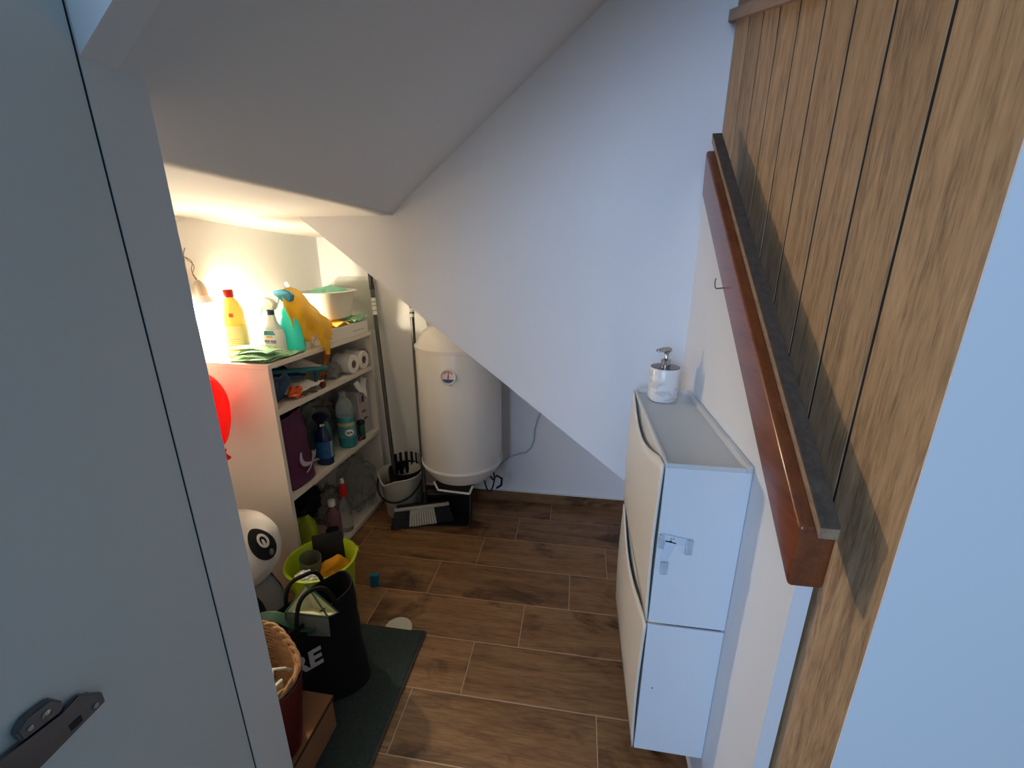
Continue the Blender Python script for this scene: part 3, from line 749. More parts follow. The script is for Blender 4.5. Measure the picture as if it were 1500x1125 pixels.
MB(M).lathe([(.0445, .160), (.044, .20), (.036, .235), (.020, .255), (.016, .258), (.016, .285), (.014, .288)], 36, sx=1, sy=.85).build('clear_top', mat('aqua_clear', (.75, .85, .85, 1), .12, trans=.75, ior=1.3), t)
MB(M).lathe([(.0450, .055), (.0450, .125)], 36, sx=1, sy=.85, cap=False).build('label', mat('aqua_label', (.10, .33, .36, 1), .4), t)
MB(M).lathe([(.0453, .118), (.0453, .135)], 36, sx=1, sy=.85, cap=False).build('label_stripe', mat('gold_stripe', (.42, .36, .16, 1), .4), t)
d = V3((.72, -.69, 0)).normalized(); fx = V3((-d.y, d.x, 0)); pc = p+V3((0, 0, .085))+d*.0455
MB(frame(pc, fx, (0, 0, 1))).lathe([(.021, -.012), (.021, .0015)], 30, sx=1, sy=.75).build('oval_badge', M_paper, t)
text('label_text', 'SPA', .018, frame(pc+d*.0022, fx, (0, 0, 1)), mat('ink', (.02, .05, .10, 1), .5), t, bold=.0006)
p = S(.598, .030, Z3+.045)
t, M = bottle('battery_tube', 'small dark green can with black lid in front of the tissue box', 'can', S(.592, .022, Z3),
  [(.017, 0), (.0175, .002), (.0175, .085)], mat('green_can', (.012, .10, .05, 1), .35))
MB(M).lathe([(.0185, .084), (.0195, .086), (.0195, .100), (.018, .103)], 24).build('lid', M_black, t)
for za, zb in ((.02, .028), (.07, .076)): MB(M).lathe([(.0178, za), (.0178, zb)], 24, cap=False).build('stripe', M_chrome, t)
for nm in ('battery_tube',): bpy.data.objects[nm].name = 'drink_can'
t = thing('tissue_box', 'white printed tissue box with a tissue sticking out at the end of the third shelf', 'box', S(.665, .08, Z3))
MB(MS).box(.608, .722, .036, .150, Z3+.001, Z3+.250, .002, 1).build('carton', mat('tissue_carton', (.50, .45, .47, 1), .6), t, smooth=False)
for u, z, w, h in ((.655, .200, .011, .017), (.655, .130, .020, .003), (.66, .090, .008, .007), (.68, .088, .012, .003), (.628, .200, .002, .014), (.682, .205, .002, .014), (.65, .138, .014, .002)):
    MB(MS).box(u-w, u+w, .0352, .0362, Z3+z-h, Z3+z+h).build('carton_print', mat('print_dark', (.04, .03, .04, 1), .6), t, smooth=False)
b = MB(); b.grid(lambda u, v: S(.600+.10*u, .045-.030*math.sin(v*PI*.5)*v-.012*math.sin(u*5), Z3+.300-.075*v*(1.15-abs(u-.35)*1.6)+.012*math.sin(u*8)), 20, 14)
lab(b.build('tissue', M_paper, t, solid=.0015, ang=180), 'white tissue sticking out')
blob('crumpled_bag', 'crumpled murky plastic behind the bottles on the third shelf', 'bag', S(.44, .175, Z3+.13), (.055, .15, .12), mat('murky_film', (.25, .27, .27, 1), .3, trans=.5, alpha=.85), .35, 4, 9, Z3+.001)
tag(MB().ball(S(.562, .018, Z3+.013), .012, .014, .012, sub=2, wob=.2).build('berry_ball', mat('berry', (.20, .02, .04, 1), .4)), 'small dark red ball beside the green can', 'ball')

# ---- bottom shelf
m_lime = mat('lime_plastic', (.36, .50, .012, 1), .4)
p = S(.235, .155, Z4)
t = thing('detergent_jug', 'lime green detergent jug with black cap at the near end of the bottom shelf', 'bottle', p)
M = rotz(SA, p)
b = MB(M); b.lathe([(.052, 0), (.060, .005), (.062, .03), (.060, .09), (.050, .135), (.032, .165), (.018, .178), (.016, .182)], 40, sx=1, sy=.62, sup=2.5); b.build('jug_body', m_lime, t)
b = MB(M); b.tube([(-.050, -.046, .035), (-.058, -.058, .07), (-.050, -.056, .115), (-.022, -.036, .150), (-.005, -.02, .165)], .011, 12); b.build('handle', m_lime, t)
MB(M).lathe([(.021, .178), (.021, .205), (.019, .208)], 24).build('cap', M_black, t)
p = S(.395, .040, Z4)
t, M = bottle('clear_bottle', 'clear bottle with a red pointed cap on the bottom shelf', 'bottle', p,
  [(.026, 0), (.030, .003), (.030, .12), (.028, .15), (.014, .185), (.011, .20)], M_clear, rot=0)
lab(MB(M).lathe([(.0165, .197), (.0170, .21), (.015, .262), (.013, .268)], 24).build('cap', M_red, t), 'red cap')
MB(M).lathe([(.011, .266), (.008, .288), (.003, .292)], 20).build('cap_tip', M_white, t)
p = S(.315, .055, Z4)
t, M = bottle('clear_bottle', 'clear bottle of pinkish liquid with a white cap on the bottom shelf', 'bottle', p,
  [(.030, 0), (.035, .003), (.035, .13), (.030, .155), (.013, .18), (.012, .19)], mat('pink_clear', (.45, .22, .28, 1), .12, trans=.6, ior=1.33), rot=0)
MB(M).lathe([(.0165, .188), (.0165, .215), (.015, .217)], 24).build('cap', M_white, t)
blob('plastic_bag', 'big crumpled translucent plastic bag filling the far end of the bottom shelf', 'bag', S(.575, .075, Z4+.165), (.088, .10, .155), mat('bag_translucent', (.60, .61, .58, 1), .16, trans=.8, ior=1.15, alpha=.55), .38, 5, 7, Z4+.001)
blob('plastic_bag', 'flat clear plastic bag in the middle of the bottom shelf', 'bag', S(.44, .17, Z4+.10), (.06, .09, .10), mat('bag_translucent2', (.45, .46, .45, 1), .2, trans=.8, ior=1.15, alpha=.55), .5, 4, 12, Z4+.001)
blob('dark_bundle', 'dark bundle at the back of the bottom shelf under the third shelf', 'bundle', S(.30, .185, Z4+.20), (.05, .09, .10), M_blackcloth, .4, 4, 9, Z4+.001)
p = S(.245, .055, Z4)
t, M = bottle('round_jar', 'small grey jar in front of the lime green jug', 'jar', S(.262, .030, Z4), [(.026, 0), (.029, .003), (.029, .07), (.027, .075)], mat('grey_jar', (.12, .14, .12, 1), .4))
MB(M).lathe([(.030, .074), (.030, .092), (.028, .094)], 24).build('lid', M_black, t)

# ------------------------------------------------------------------ bulb on its wires
BX, BY, BZ = -1.366, 1.398, 1.198
t = thing('light_bulb', 'bare lit bulb in a white socket hanging by twisted wires at the left wall', 'lamp', (BX, BY, BZ-.05))
m_em = mat('bulb_light', (1, 1, 1, 1), .4, emis=(1.0, .82, .57, 1), est=1)
MBulb = Matrix.Translation((BX, BY, BZ)) @ Matrix.Rotation(math.radians(-12), 4, 'Y')
lab(MB(MBulb).lathe([(.002, -.036), (.012, -.034), (.022, -.027), (.029, -.014), (.031, 0), (.0305, .008)], 28).build('bulb_globe', m_em, t), 'glowing white globe')
MB(MBulb).lathe([(.0306, .008), (.027, .020), (.019, .034), (.016, .040)], 28).build('bulb_base', M_white, t)
sk = lab(MB(MBulb).lathe([(.0185, .038), (.0185, .062), (.0165, .078), (.010, .092), (.004, .097)], 28).build('socket', mat('socket_beige', (.50, .44, .33, 1), .5), t), 'beige socket')
WX = leftwall(1.33)
b = MB(); n = 24
for ph in (0, PI):
    pts = []
    for i in range(n):
        f = i/(n-1); c = spl([(BX-.018, BY-.002, BZ+.093), (BX-.020, BY-.012, BZ+.12), (BX-.020, BY-.004, BZ+.15), (BX-.024, BY-.020, BZ+.172), (WX+.002, BY-.030, BZ+.180)], f)
        a = f*11+ph; r_ = .0045*math.sin(PI*f)+.0006; pts.append(c+V3((math.cos(a)*r_*.5, math.sin(a)*r_, 0)))
    b.tube(pts, .0013, 6)
m_wire = mat('wire_brown', (.16, .12, .08, 1), .5)
lab(b.build('wires', m_wire, t), 'two twisted thin wires')
tag(MB().tube([(WX+.001, 1.368, 1.345), (WX+.012, 1.372, 1.360), (WX+.010, 1.377, 1.385), (WX+.015, 1.383, 1.405)], .0013, 6).build('loose_wire', m_wire), 'loose thin wire sticking out of the left wall above the bulb', 'wire')

# ------------------------------------------------------------------ red balloon
t = thing('balloon', 'red balloon hanging beside the near side panel of the shelf unit', 'balloon', (-1.235, 1.235, .70))
m_bal = bpy.data.materials.new('balloon_rubber'); m_bal.use_nodes = True; nt = m_bal.node_tree; nt.nodes.remove(nt.nodes['Principled BSDF'])
df = nt.nodes.new('ShaderNodeBsdfDiffuse'); df.inputs[0].default_value = (.80, .008, .006, 1)
tl = nt.nodes.new('ShaderNodeBsdfTranslucent'); tl.inputs[0].default_value = (.95, .05, .02, 1)
gl = nt.nodes.new('ShaderNodeBsdfGlossy'); gl.inputs[1].default_value = .12
m1 = nt.nodes.new('ShaderNodeMixShader'); m1.inputs[0].default_value = .5; m2 = nt.nodes.new('ShaderNodeMixShader'); m2.inputs[0].default_value = .06
L = nt.links.new; L(df.outputs[0], m1.inputs[1]); L(tl.outputs[0], m1.inputs[2]); L(m1.outputs[0], m2.inputs[1]); L(gl.outputs[0], m2.inputs[2]); L(m2.outputs[0], nt.nodes['Material Output'].inputs[0])
bcx, bcy, bcz = -1.296, 1.200, .868
b = MB(); b.ball((bcx, bcy, bcz), .096, .096, .135, sub=4)
for v in b.bm.verts:
    k = (bcz-v.co.z)/.118
    if k > .2: s_ = 1-.35*((k-.2)/.8)**1.5; v.co.x = bcx+(v.co.x-bcx)*s_+.055*((k-.2)/.8)**1.3; v.co.y = bcy+(v.co.y-bcy)*s_
b.build('balloon_skin', m_bal, t)
b = MB(Matrix.Translation((bcx+.070, bcy, bcz-.188))); b.lathe([(.018, 0), (.011, .010), (.005, .020), (.010, .036)], 20, wob=.3); b.build('knot', m_bal, t)

# ------------------------------------------------------------------ grey mop bucket
bx, by = -.925, 1.965
t = thing('mop_bucket', 'light grey bucket with dark handle holding the mop beside the shelf unit', 'bucket', (bx, by, 0))
b = MB(); n = 64
def bring(r, z, lip=0):
    out = []
    for i in range(n):
        a = 2*PI*i/n; k = 1+lip*.10*math.exp(-((math.atan2(math.sin(a+1.9), math.cos(a+1.9)))/.28)**2)
        dz = -lip*.022*math.exp(-((math.atan2(math.sin(a+1.9), math.cos(a+1.9)))/.35)**2)
        out.append(b.bm.verts.new((bx+r*k*math.cos(a), by+r*k*math.sin(a), z+dz)))
    return out
rings = [bring(.083, .001), bring(.088, .004), bring(.106, .170), bring(.108, .173), bring(.113, .236, 1), bring(.120, .240, 1), bring(.121, .250, 1), bring(.117, .253, 1), bring(.110, .246, 1), bring(.103, .170), bring(.084, .008)]
for a_, c_ in zip(rings, rings[1:]):
    for i in range(n): b.bm.faces.new((a_[i], a_[(i+1) % n], c_[(i+1) % n], c_[i]))
b.bm.faces.new(rings[0][::-1]); b.bm.faces.new(rings[-1])
b.build('bucket_shell', mat('bucket_grey', (.50, .50, .45, 1), .4), t)
hp = [(bx+(.124)*math.cos(a), by+(.124)*math.sin(a), .215-.085*math.sin((a-PI)/(PI)*PI)) for a in [PI+PI*i/24 for i in range(25)]]
hp = [(x, y-.004, z) for x, y, z in hp]
b = MB(); b.tube(hp, .0055, 8); lab(b.build('bucket_handle', M_black, t), 'dark handle folded down round the front')
# mop
t = thing('mop', 'mop with long dark metal pole standing in the grey bucket', 'mop', (-.955, 1.96, .012))
P0, P1 = V3((-.952, 1.955, .10)), V3((-1.080, 2.135, 1.335))
lab(MB().tube([P0, P1], .0105, 16).build('pole', M_pole, t), 'dark grey metal pole')
b = MB(); b.tube([P0.lerp(P1, .90), P1], .0125, 16); b.build('grip', M_black, t)
b = MB(); b.tube([P0.lerp(P1, .795), P0.lerp(P1, .865)], .0118, 16); gl_ = b.build('sticker', M_paper, t)
b = MB()
for f in (.81, .83, .845): b.tube([P0.lerp(P1, f), P0.lerp(P1, f+.006)], .0120, 12)
b.build('sticker_print', mat('print_grey', (0, 0, 0, 1)), t)
b = MB(); b.ball((-.935, 1.975, .10), .078, .078, .085, sub=4, wob=.5, ws=14); lab(b.build('mop_head', M_blackcloth, t, ang=180), 'black mop head')
# dish-brush-like black caddy with white-edged prongs standing in the bucket
t = thing('mop_wringer', 'black wringer basket with pale-edged prongs in the grey bucket', 'wringer', (-.885, 2.0, .18))
b = MB()
for i in range(7):
    a = math.radians(20+i*22); r = .085; c = V3((-.905+r*math.cos(a), 1.99+r*math.sin(a), 0))
    tdir = V3((-math.sin(a), math.cos(a), 0))
    b.box(-.010, .010, -.0035, .0035, .18, .315, .003, 2, M=Matrix.Translation((c.x, c.y, 0)) @ Matrix.Rotation(a+PI/2, 4, 'Z'))
b.lathe([(.088, 0), (.092, .012), (.092, .055), (.088, .055), (.086, .012)], 40, (-.905, 1.99, .205), cap=False)
w_ = b.build('basket_ring', M_black, t)
b = MB()
for i in range(7):
    a = math.radians(20+i*22); r = .083; c = V3((-.905+r*math.cos(a), 1.99+r*math.sin(a), 0))
    for s_ in (-1, 1):
        b.box(-.0022, .0022, -.0040, .0040, .262, .317, .001, 1, M=Matrix.Translation((c.x, c.y, 0)) @ Matrix.Rotation(a+PI/2, 4, 'Z') @ Matrix.Translation((s_*.0105, 0, 0)))
lab(b.build('prong_edges', mat('prong_white', (.55, .55, .52, 1), .5), t), 'pale prong edges')
# broom
t = thing('broom', 'broom with dark pole and black and white bristles on the floor', 'broom', (-.765, 1.87, 0))
B0, B1 = V3((-.770, 1.905, .125)), V3((-.862, 2.128, 1.255))
lab(MB().tube([B0, B1], .0105, 16).build('pole', M_pole, t), 'dark grey metal pole')
b = MB(); b.tube([B0.lerp(B1, .84), B0.lerp(B1, .93)], .0118, 16); b.build('sticker', M_paper, t)
b = MB()
for f in (.855, .88, .90): b.tube([B0.lerp(B1, f), B0.lerp(B1, f+.008)], .0121, 12)
b.build('sticker_print', mat('print_dark', (0, 0, 0, 1)), t)
b = MB(); b.tube([B0-V3((0, .006, .045)), B0+V3((-.002, .006, .04))], [.022, .014], 14); b.build('pole_socket', M_black, t)
bc_ = V3((-.770, 1.842, .0)); ba = math.radians(22)
MBr = rotz(ba, (-.770, 1.855, 0)) @ Matrix.Rotation(math.radians(-18), 4, 'X')
b = MB(MBr); b.box(-.145, .145, -.022, .022, .088, .108, .006, 3); br = lab(b.build('broom_head', mat('broom_grey', (.42, .42, .40, 1), .45), t), 'grey broom head')
MB(MBr).box(-.130, .130, -.020, .020, .107, .116, .004, 2).build('head_top', M_black, br)
def bristle(u0, u1, name, m, n):
    b = MB(MBr)
    for i in range(n):
        for j in range(3):
            u = lerp(u0, u1, (i+.5)/n); fl = u*1.18
            w = (u1-u0)/n*.42
            b.prism([(u-w, .090), (u+w, .090), (fl+w*1.15, .004+random.random()*.003), (fl-w*1.15, .004+random.random()*.003)], 'Y', -.018+j*.013-.006*1, -.010+j*.013-.006)
    return b.build(name, m, t, smooth=False)
m_bri = mat('bristle_black', (.008, .010, .018, 1), .7); m_brw = mat('bristle_white', (.50, .49, .46, 1), .6)
lab(bristle(-.142, -.062, 'bristles', m_bri, 16), 'black bristles')
lab(bristle(-.062, .062, 'bristles', m_brw, 11), 'white bristles')
lab(bristle(.062, .142, 'bristles', m_bri, 16), 'black bristles')
# dustpan
t = thing('dustpan', 'black dustpan standing on the floor behind the broom', 'dustpan', (-.66, 1.94, 0))
b = MB(rotz(math.radians(8), (-.665, 1.925, 0)))
b.box(-.135, .135, .050, .058, .004, .150, .003, 2); b.box(-.135, .135, -.075, .055, .001, .007, .002, 1)
b.prism([(-.075, .001), (.056, .001), (.056, .150), (.035, .150), (-.02, .055)], 'X', -.138, -.132); b.prism([(-.075, .001), (.056, .001), (.056, .150), (.035, .150), (-.02, .055)], 'X', .132, .138)
b.box(-.135, .135, .0, .056, .145, .152, .002, 1)
b.build('pan', M_black, t, smooth=False)
b = MB(rotz(math.radians(8), (-.665, 1.925, 0))); b.tube([(-.02, .03, .15), (-.03, .035, .22), (-.035, .04, .30)], .011, 12); b.build('handle', M_black, t)

# ------------------------------------------------------------------ lime bucket and its contents
gx, gy = -.925, 1.222
t = thing('lime_bucket', 'lime green plastic bucket full of cleaning things in front of the shelf', 'bucket', (gx, gy, 0))
pr = [(.088, .001), (.093, .004), (.121, .268), (.129, .270), (.130, .276), (.122, .279), (.117, .272), (.090, .008)]
b = MB(Matrix.Translation((gx, gy, 0))); b.lathe(pr, 64); b.build('bucket_shell', m_lime, t)
a = math.radians(35); MB(rotz(a, (gx, gy, 0))).box(.120, .136, -.016, .016, .268, .279, .003, 2).build('spout_lip', m_lime, t)
cloth('cleaning_cloth', 'orange-yellow cloth crumpled inside the lime green bucket', lambda u, v: V3((gx+.015+.10*(u-.35), gy+.045-.12*v+.04*u, .190+.085*math.exp(-((u-.55)**2+(v-.35)**2)*9)+.012*math.sin(u*9))), 30, 30, mat('orange_yellow', (.62, .27, .008, 1), .9, bump=.5, bscale=200), .003, .022, 20)
o = MB(rotz(math.radians(28), (gx-.012, gy+.062, .13)) @ Matrix.Rotation(math.radians(-14), 4, 'X')).box(-.058, .058, -.006, .006, .0, .185, .004, 2).build('black_pad', M_black)
tag(o, 'black flat scouring holder standing at the back of the lime green bucket', 'pad')
m_smoke = mat('smoky_plastic', (.28, .29, .25, 1), .15, trans=.6, alpha=.9)
o = MB(rotz(math.radians(-30), (gx-.060, gy-.004, .06)) @ Matrix.Rotation(math.radians(9), 4, 'Y')).lathe([(.030, 0), (.036, .002), (.042, .235), (.040, .235), (.034, .006)], 36, sx=1, sy=.9, cap=False).build('clear_jug', m_smoke)
tag(o, 'smoky clear container leaning in the left side of the lime green bucket', 'container')
blob('crumpled_wrapper', 'shiny white crumpled wrapper at the front rim of the lime green bucket', 'wrapper', (gx+.005, gy-.090, .270), (.042, .020, .018), mat('foil_white', (.72, .72, .70, 1), .3, bump=.6, bscale=120), .6, 4, 14)
blob('dark_rag', 'dark grey rag lying deep in the lime green bucket', 'cloth', (gx+.01, gy, .14), (.085, .085, .055), mat('dark_rag', (.02, .018, .014, 1), .9), .3, 4, 10)
tag(MB(rotz(.2, (-.822, 1.405, 0))).box(-.018, .018, -.012, .012, 0, .060, .003, 2).build('blue_clip', mat('blue_plastic', (.008, .14, .24, 1), .4)), 'small blue plastic piece on the floor behind the lime green bucket', 'clip')

# ------------------------------------------------------------------ mat and white disc
mx0, mx1, my0, my1 = -1.05, -.522, .56, 1.197
m_mat = mat('dark_green_carpet', (.030, .045, .039, 1), .95, bump=1.0, bscale=260, var=.6, vscale=140)
t = thing('floor_mat', 'dark green rectangular carpet mat lying on the floor in front of the bags', 'mat', ((mx0+mx1)/2, (my0+my1)/2, 0))
def matf(u, v):
    x = lerp(mx0, mx1, u); y = lerp(my0, my1, v); k = math.exp(-((1-u)**2+(1-v)**2)*160)
    return V3((x, y, .0085+.0012*noise.noise(V3((x*60, y*60, 0)))+.006*k))
b = MB(); b.grid(matf, 60, 70); b.build('carpet', m_mat, t, solid=.006, ang=180)
b = MB(); b.tube([(mx1+.001, my0, .0055), (mx1+.001, my1-.02, .0055), (mx1+.002, my1+.001, .009)], .0052, 8); b.tube([(mx0, my1, .0055), (mx1-.02, my1, .0055), (mx1+.002, my1+.001, .009)], .0045, 8)
lab(b.build('binding', mat('mat_binding', (.085, .065, .045, 1), .9, bump=.8, bscale=300), t), 'brown stitched edge')
tag(MB(Matrix.Translation((-.632, 1.205, 0))).lathe([(.052, 0), (.053, .001), (.053, .0035), (.050, .0048)], 48).build('white_disc', mat('disc_cream', (.62, .60, .50, 1), .5)), 'flat cream disc half hidden under the far edge of the mat', 'disc')

# ------------------------------------------------------------------ cardboard box, basket
t = thing('cardboard_box', 'plain brown cardboard box on the mat under the basket', 'box', (-.80, .66, .0125))
m_card = mat('cardboard', (.27, .125, .055, 1), .8, bump=.2, bscale=90, var=.08, vscale=40)
MB().box(-.985, -.668, .47, .838, .0125, .130, .002, 1).build('carton', m_card, t, smooth=False)
MB().box(-.987, -.666, .468, .840, .1302, .1325, .0008, 1).build('lid_flap', m_card, t, smooth=False)
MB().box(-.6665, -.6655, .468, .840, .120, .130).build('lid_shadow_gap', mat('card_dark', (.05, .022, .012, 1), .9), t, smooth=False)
kx, ky, kz = -.803, .690, .1330
t = thing('wicker_basket', 'round wicker basket with dark red base standing on the cardboard box', 'basket', (kx, ky, kz))
KM = rotz(math.radians(-33), (kx, ky, kz))
m_wk = wood_mat('wicker', [(.12, .055, .02, 1), (.26, .13, .05, 1), (.42, .24, .11, 1)], 'X', 60, 12, .6, dist=.3)
def kring(r, z, n=96, sup=3.0):
    out = []
    for i in range(n):
        a = 2*PI*i/n; cs, sn = math.cos(a), math.sin(a); k = (abs(cs)**sup+abs(sn)**sup)**(-1/sup)
        out.append(V3((r*cs*k*1.0, r*sn*k*.86, z)))
    return out
b = MB(KM)
for j in range(18):
    r = lerp(.120, .138, j/17); z = .060+j*.0105
    pts = [q*(1+.007*math.sin(i*PI/2+(PI if j % 2 else 0))) for i, q in enumerate(kring(r, 0))]
    pts = [V3((q.x, q.y, z)) for q in pts]; b.tube(pts, .0052, 6, closed=True)
lab(b.build('woven_wall', m_wk, t), 'brown woven upper wall')
b = MB(KM); n = 96
for ph in (0, PI):
    pts = [V3((q.x*(1+.04*math.cos(i*.9+ph)*.6), q.y*(1+.04*math.cos(i*.9+ph)*.6),   .244+.0045*math.sin(i*.9+ph))) for i, q in enumerate(kring(.143, 0))]
    b.tube(pts, .0048, 6, closed=True)
lab(b.build('rim', m_wk, t), 'braided rim')
prb = [(.118, .0), (.122, .003), (.150, .228), (.1485, .230), (.117, .008)]
b = MB(KM)
rg = [[b.bm.verts.new(KM @ q) for q in kring(r, z)] for r, z in prb]
for a_, c_ in zip(rg, rg[1:]):
    for i in range(96): b.bm.faces.new((a_[i], a_[(i+1) % 96], c_[(i+1) % 96], c_[i]))
b.bm.faces.new(rg[0][::-1]); b.bm.faces.new(rg[-1])
lab(b.build('red_base', mat('dark_red_lacquer', (.085, .003, .004, 1), .45), t), 'dark red base')
# contents of the basket
pts = [(-.765, .745, .27), (-.748, .735, .335), (-.720, .705, .372), (-.700, .665, .350), (-.704, .640, .30), (-.715, .63, .24)]
pts = [spl(pts, i/20) for i in range(21)]
tag(MB().tube(pts, .0042, 8).tube([(-.735, .720, .362), (-.712, .738, .350), (-.702, .760, .31)], .0035, 8).build('white_cable', mat('cable_white', (.75, .75, .70, 1), .4)), 'white cable looped in the wicker basket', 'cable')
Mn = frame((-.715, .655, .225), (.30, .95, 0), (.10, .0, .9))
t = thing('notebook', 'cream notebook with dark cover tucked at the right side of the basket', 'notebook', (-.672, .665, .215))
MB(Mn).box(-.075, .045, 0, .155, .001, .010, .001, 1).build('pages', mat('cream_pages', (.62, .60, .45, 1), .7), t, smooth=False)
MB(Mn).box(-.077, .047, -.001, .157, -.0015, .0008, .0005, 1).build('cover', mat('dark_cover', (.02, .010, .018, 1), .5), t, smooth=False)
blob('dark_pouch', 'dark pouch at the bottom of the wicker basket', 'pouch', (kx, ky, kz+.08), (.095, .075, .06), M_blackcloth, .25, 4, 8)

# ------------------------------------------------------------------ black tote bag
tx, ty = -.785, .958; TA = math.radians(50)     # direction of the front face
t = thing('tote_bag', 'black tote bag with white letters RE on its front, standing on the mat', 'bag', (tx, ty, .0125))
TM = rotz(TA, (tx, ty, .0125))
def toteP(u, v):
    a = u*2*PI; cs, sn = math.cos(a), math.sin(a); k = (abs(cs)**3.6+abs(sn)**3.6)**(-1/3.6)
    hw = .138-.014*v; hd = lerp(.092, .060, v**.7)
    z = .328*v+.030*v*cs*k
    q = V3((hw*cs*k, hd*sn*k*1.0, z)); w = .010*(1-.3*v)
    if sn < 0: q.y -= .03*math.exp(-((v-.08)/.2)**2)*max(0, cs)
    q += V3((noise.noise(q*13), noise.noise(q*13+V3((4, 4, 4))), 0))*w
    return q
b = MB(TM); b.grid(toteP, 90, 34, wrap=True)
b.build('bag_body', M_blackcloth, t, solid=.004, ang=180)
MB(TM).box(-.122, .122, -.075, .075, .0, .004).build('bag_bottom', M_blackcloth, t, smooth=False)
for s_ in (-1, 1):
    b = MB(TM); pts = [spl([(-.06, s_*.060, .26), (-.055, s_*.058, .34), (-.035, s_*.048, .39), (0, s_*.040, .402), (.035, s_*.048, .39), (.055, s_*.058, .34), (.06, s_*.060, .26)], i/24) for i in range(25)]
    b.tube(pts, .0065, 10); b.build('handle', M_blackcloth, t)
# letters
Ltr = TM @ frame((-.055, -.101, .215), (1, 0, 0), (0, .10, 1))
lt = text('letters', 'RE', .078, Ltr, mat('print_white', (.45, .46, .48, 1), .6), t, ext=.0008, bold=.0028)
lab(lt, 'white printed letters RE')
# green-edged folded bags on top of the tote
m_gb = mat('bag_cream', (.50, .50, .30, 1), .7); m_ge = mat('green_edge', (.004, .055, .028, 1), .6); m_gg = mat('bag_grey', (.13, .14, .13, 1), .7)
t = thing('folded_carrier', 'folded cream and grey carrier with green edging sticking out of the tote bag', 'bag', (-.72, .90, .40))
def quad(name, P, m, parent, th=.0025):
    b = MB(); vs = [b.bm.verts.new(V3(p)) for p in P]; b.bm.faces.new(vs); return b.build(name, m, parent, smooth=False, solid=th)
dn = lambda *p: V3(p)+V3((-.002, 0, -.070))
B_, C_, D_, E_, G_, H_, I_ = dn(-.790, .960, .475), dn(-.690, .905, .420), dn(-.685, .895, .360), dn(-.815, .890, .435), dn(-.672, .930, .415), dn(-.765, .945, .405), dn(-.82, .885, .355)
quad('cream_side', [B_, G_, C_, H_], m_gb, t)
quad('grey_side', [E_, C_, D_, I_], m_gg, t)
quad('cream_side', [E_, B_, H_, C_], m_gb, t)
b = MB(); b.tube([E_, C_, G_, B_, E_], .0028, 8); b.tube([B_, C_], .0028, 8); b.tube([E_, I_], .0028, 8); lab(b.build('edging', m_ge, t), 'green edging')
b = MB(); b.grid(lambda u, v: V3((-.90+.17*u, .862+.028*v+.02*u, .338+.012*math.sin(u*6)-.02*u+.012*v)), 20, 10)
tag(b.build('green_strap', m_ge, solid=.004, ang=180), 'dark green strap lying across the mouth of the tote bag', 'strap')

# ------------------------------------------------------------------ plush penguin
px_, py_ = -1.155, 1.085
t = thing('plush_toy', 'black and white plush toy with dark eye patch behind the tote bag', 'soft toy', (px_, py_, 0))
m_pw = mat('plush_white', (.66, .64, .61, 1), .95, bump=.5, bscale=180, sheen=.4); m_pb = mat('plush_black', (.006, .006, .007, 1), .95, bump=.5, bscale=180)
m_pg = mat('plush_grey', (.17, .18, .19, 1), .9, bump=.4, bscale=160)
hx, hy, hz = -1.130, 1.090, .395
hr = (.128, .120, .140)
MB().ball((hx, hy, hz), *hr, sub=5, wob=.03).build('head', m_pw, t)
b = MB(); b.ball((px_, py_, .155), .125, .115, .155, sub=5, wob=.06, ws=6)
for v in b.bm.verts: v.co.z = max(v.co.z, .002)
b.build('body', m_pb, t)
def onhead(az, el, off=0):
    d = V3((math.cos(el)*math.cos(az), math.cos(el)*math.sin(az), math.sin(el)))
    k = 1/math.sqrt((d.x/hr[0])**2+(d.y/hr[1])**2+(d.z/hr[2])**2); return V3((hx, hy, hz))+d*(k+off)
def patch(name, az, el, ra, re, off, m, tilt=0, lbl=None, hole=0):
    b = MB()
    def f(u, v):
        a = u*2*PI; r = lerp(hole, 1, v); x = math.cos(a)*r*ra; y = math.sin(a)*r*re
        x, y = x*math.cos(tilt)-y*math.sin(tilt), x*math.sin(tilt)+y*math.cos(tilt)
        return onhead(az+x/math.cos(el), el+y, off)
    b.grid(f, 40, 10, wrap=True); o = b.build(name, m, t, solid=.002, ang=180)
    if lbl: lab(o, lbl)
    return o
EA, EE = math.radians(-12), math.radians(23)
patch('eye_patch', EA, EE, .30, .50, .0025, m_pb, .30, 'large black eye patch')
patch('eye_ring', EA+.02, EE+.09, .125, .20, .005, m_pw, .2, 'white eye ring', .62)
patch('eye_glint', EA+.01, EE+.05, .03, .09, .006, m_pw, .1)
patch('cheek_spot', EA+.12, EE-.30, .06, .09, .005, mat('spot_grey', (.16, .16, .17, 1), .7), 0)
b = MB(); b.ball((0, 0, 0), .045, .022, .105, sub=4, wob=.05, M=Matrix.Translation((-1.040, 1.075, .225)) @ Matrix.Rotation(math.radians(-22), 4, 'Y') @ Matrix.Rotation(math.radians(30), 4, 'Z'))
lab(b.build('flipper', m_pg, t), 'grey flipper')
b = MB(); pts = [onhead(math.radians(-100)+i*.07, EE+.03*math.sin(i), .001) for i in range(12)]; b.tube(pts, .0012, 6); b.build('seam', m_pg, t)

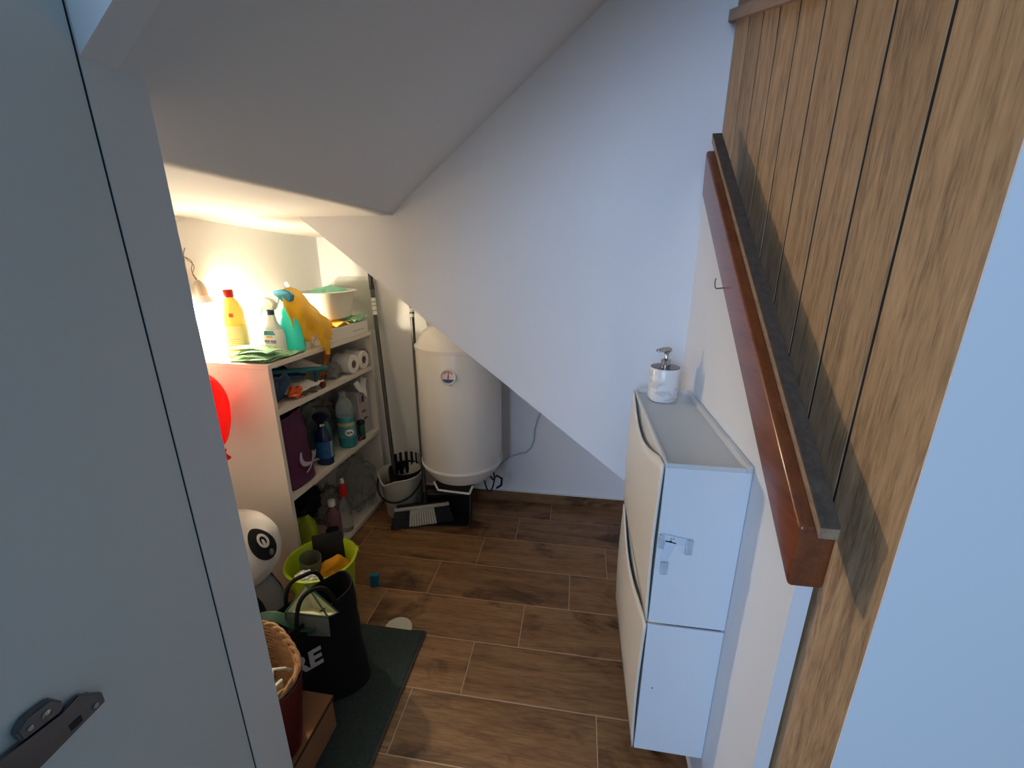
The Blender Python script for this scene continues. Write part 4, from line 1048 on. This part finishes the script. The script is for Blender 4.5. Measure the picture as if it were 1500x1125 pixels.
# ------------------------------------------------------------------ hinge on the door leaf
h = lab(MB().box(-.5508, -.5470, .215, .290, .862, .884, .001, 1).build('hinge_plate', M_dsteel, dl), 'dark steel hinge plate')
b = MB(); b.prism([(.298, .859), (.298, .874), (.278, .896), (.262, .889), (.222, .896), (.15, .905), (.09, .912), (.09, .868), (.18, .858), (.233, .854), (.265, .857)], 'X', -.5468, -.5410)
bmesh.ops.bevel(b.bm, geom=list(b.bm.edges), offset=.0012, segments=2, affect='EDGES'); b.build('hinge_arm', M_dsteel, h)
b = MB(); b.prism([(.228, .897), (.262, .893), (.266, .902), (.258, .917), (.236, .919), (.226, .911)], 'X', -.5508, -.5405)
bmesh.ops.bevel(b.bm, geom=list(b.bm.edges), offset=.002, segments=3, affect='EDGES'); b.build('hinge_wing', M_dsteel, h)
for y, z, r in ((.250, .905, .0045), (.288, .866, .003), (.200, .885, .004), (.236, .905, .003)):
    MB().lathe([(r, 0), (r, .0018), (r*.7, .0026)], 18, M=frame((-.5413, y, z), (0, 1, 0), (0, 0, 1))).build('hinge_screw', M_chrome, h)
MB().box(-.5412, -.5402, .262, .274, .862, .871, .0004, 1).build('hinge_slot', M_dark, h)

# ------------------------------------------------------------------ light
W = bpy.data.worlds.new('World'); bpy.context.scene.world = W; W.use_nodes = True
bg = W.node_tree.nodes['Background']; bg.inputs[0].default_value = (.40, .68, .90, 1); bg.inputs[1].default_value = .19
m_em.node_tree.nodes['Principled BSDF'].inputs['Emission Strength'].default_value = 900
def area(name, loc, to, size, power, colr):
    l = bpy.data.lights.new(name, 'AREA'); l.shape = 'RECTANGLE'; l.size, l.size_y = size; l.energy = power; l.color = colr
    o = bpy.data.objects.new(name, l); C.objects.link(o); o.location = loc
    o.rotation_euler = (V3(to)-V3(loc)).to_track_quat('-Z', 'Y').to_euler(); return o
area('daylight_window', (-.90, -2.5, 1.95), (.25, .8, .9), (1.1, 1.5), 74, (.44, .64, 1.0))

# ------------------------------------------------------------------ camera
cam = bpy.data.cameras.new('cam'); co = bpy.data.objects.new('cam', cam); C.objects.link(co)
cam.sensor_width = 36; cam.lens = 618.6*36/1500; cam.clip_start = .01
co.location = (0, 0, CAMZ)
yaw, pit, rol = .1538, .2909, -.0012
co.matrix_world = Matrix.Translation((0, 0, CAMZ)) @ Matrix.Rotation(yaw, 4, 'Z') @ Matrix.Rotation(PI/2-pit, 4, 'X') @ Matrix.Rotation(rol, 4, 'Z')
sc = bpy.context.scene; sc.camera = co
sc.view_settings.view_transform = 'Standard'; sc.view_settings.look = 'None'; sc.view_settings.exposure = .14; sc.view_settings.gamma = 1
sc.view_settings.use_curve_mapping = False
sc.cycles.max_bounces = 10; sc.cycles.diffuse_bounces = 6
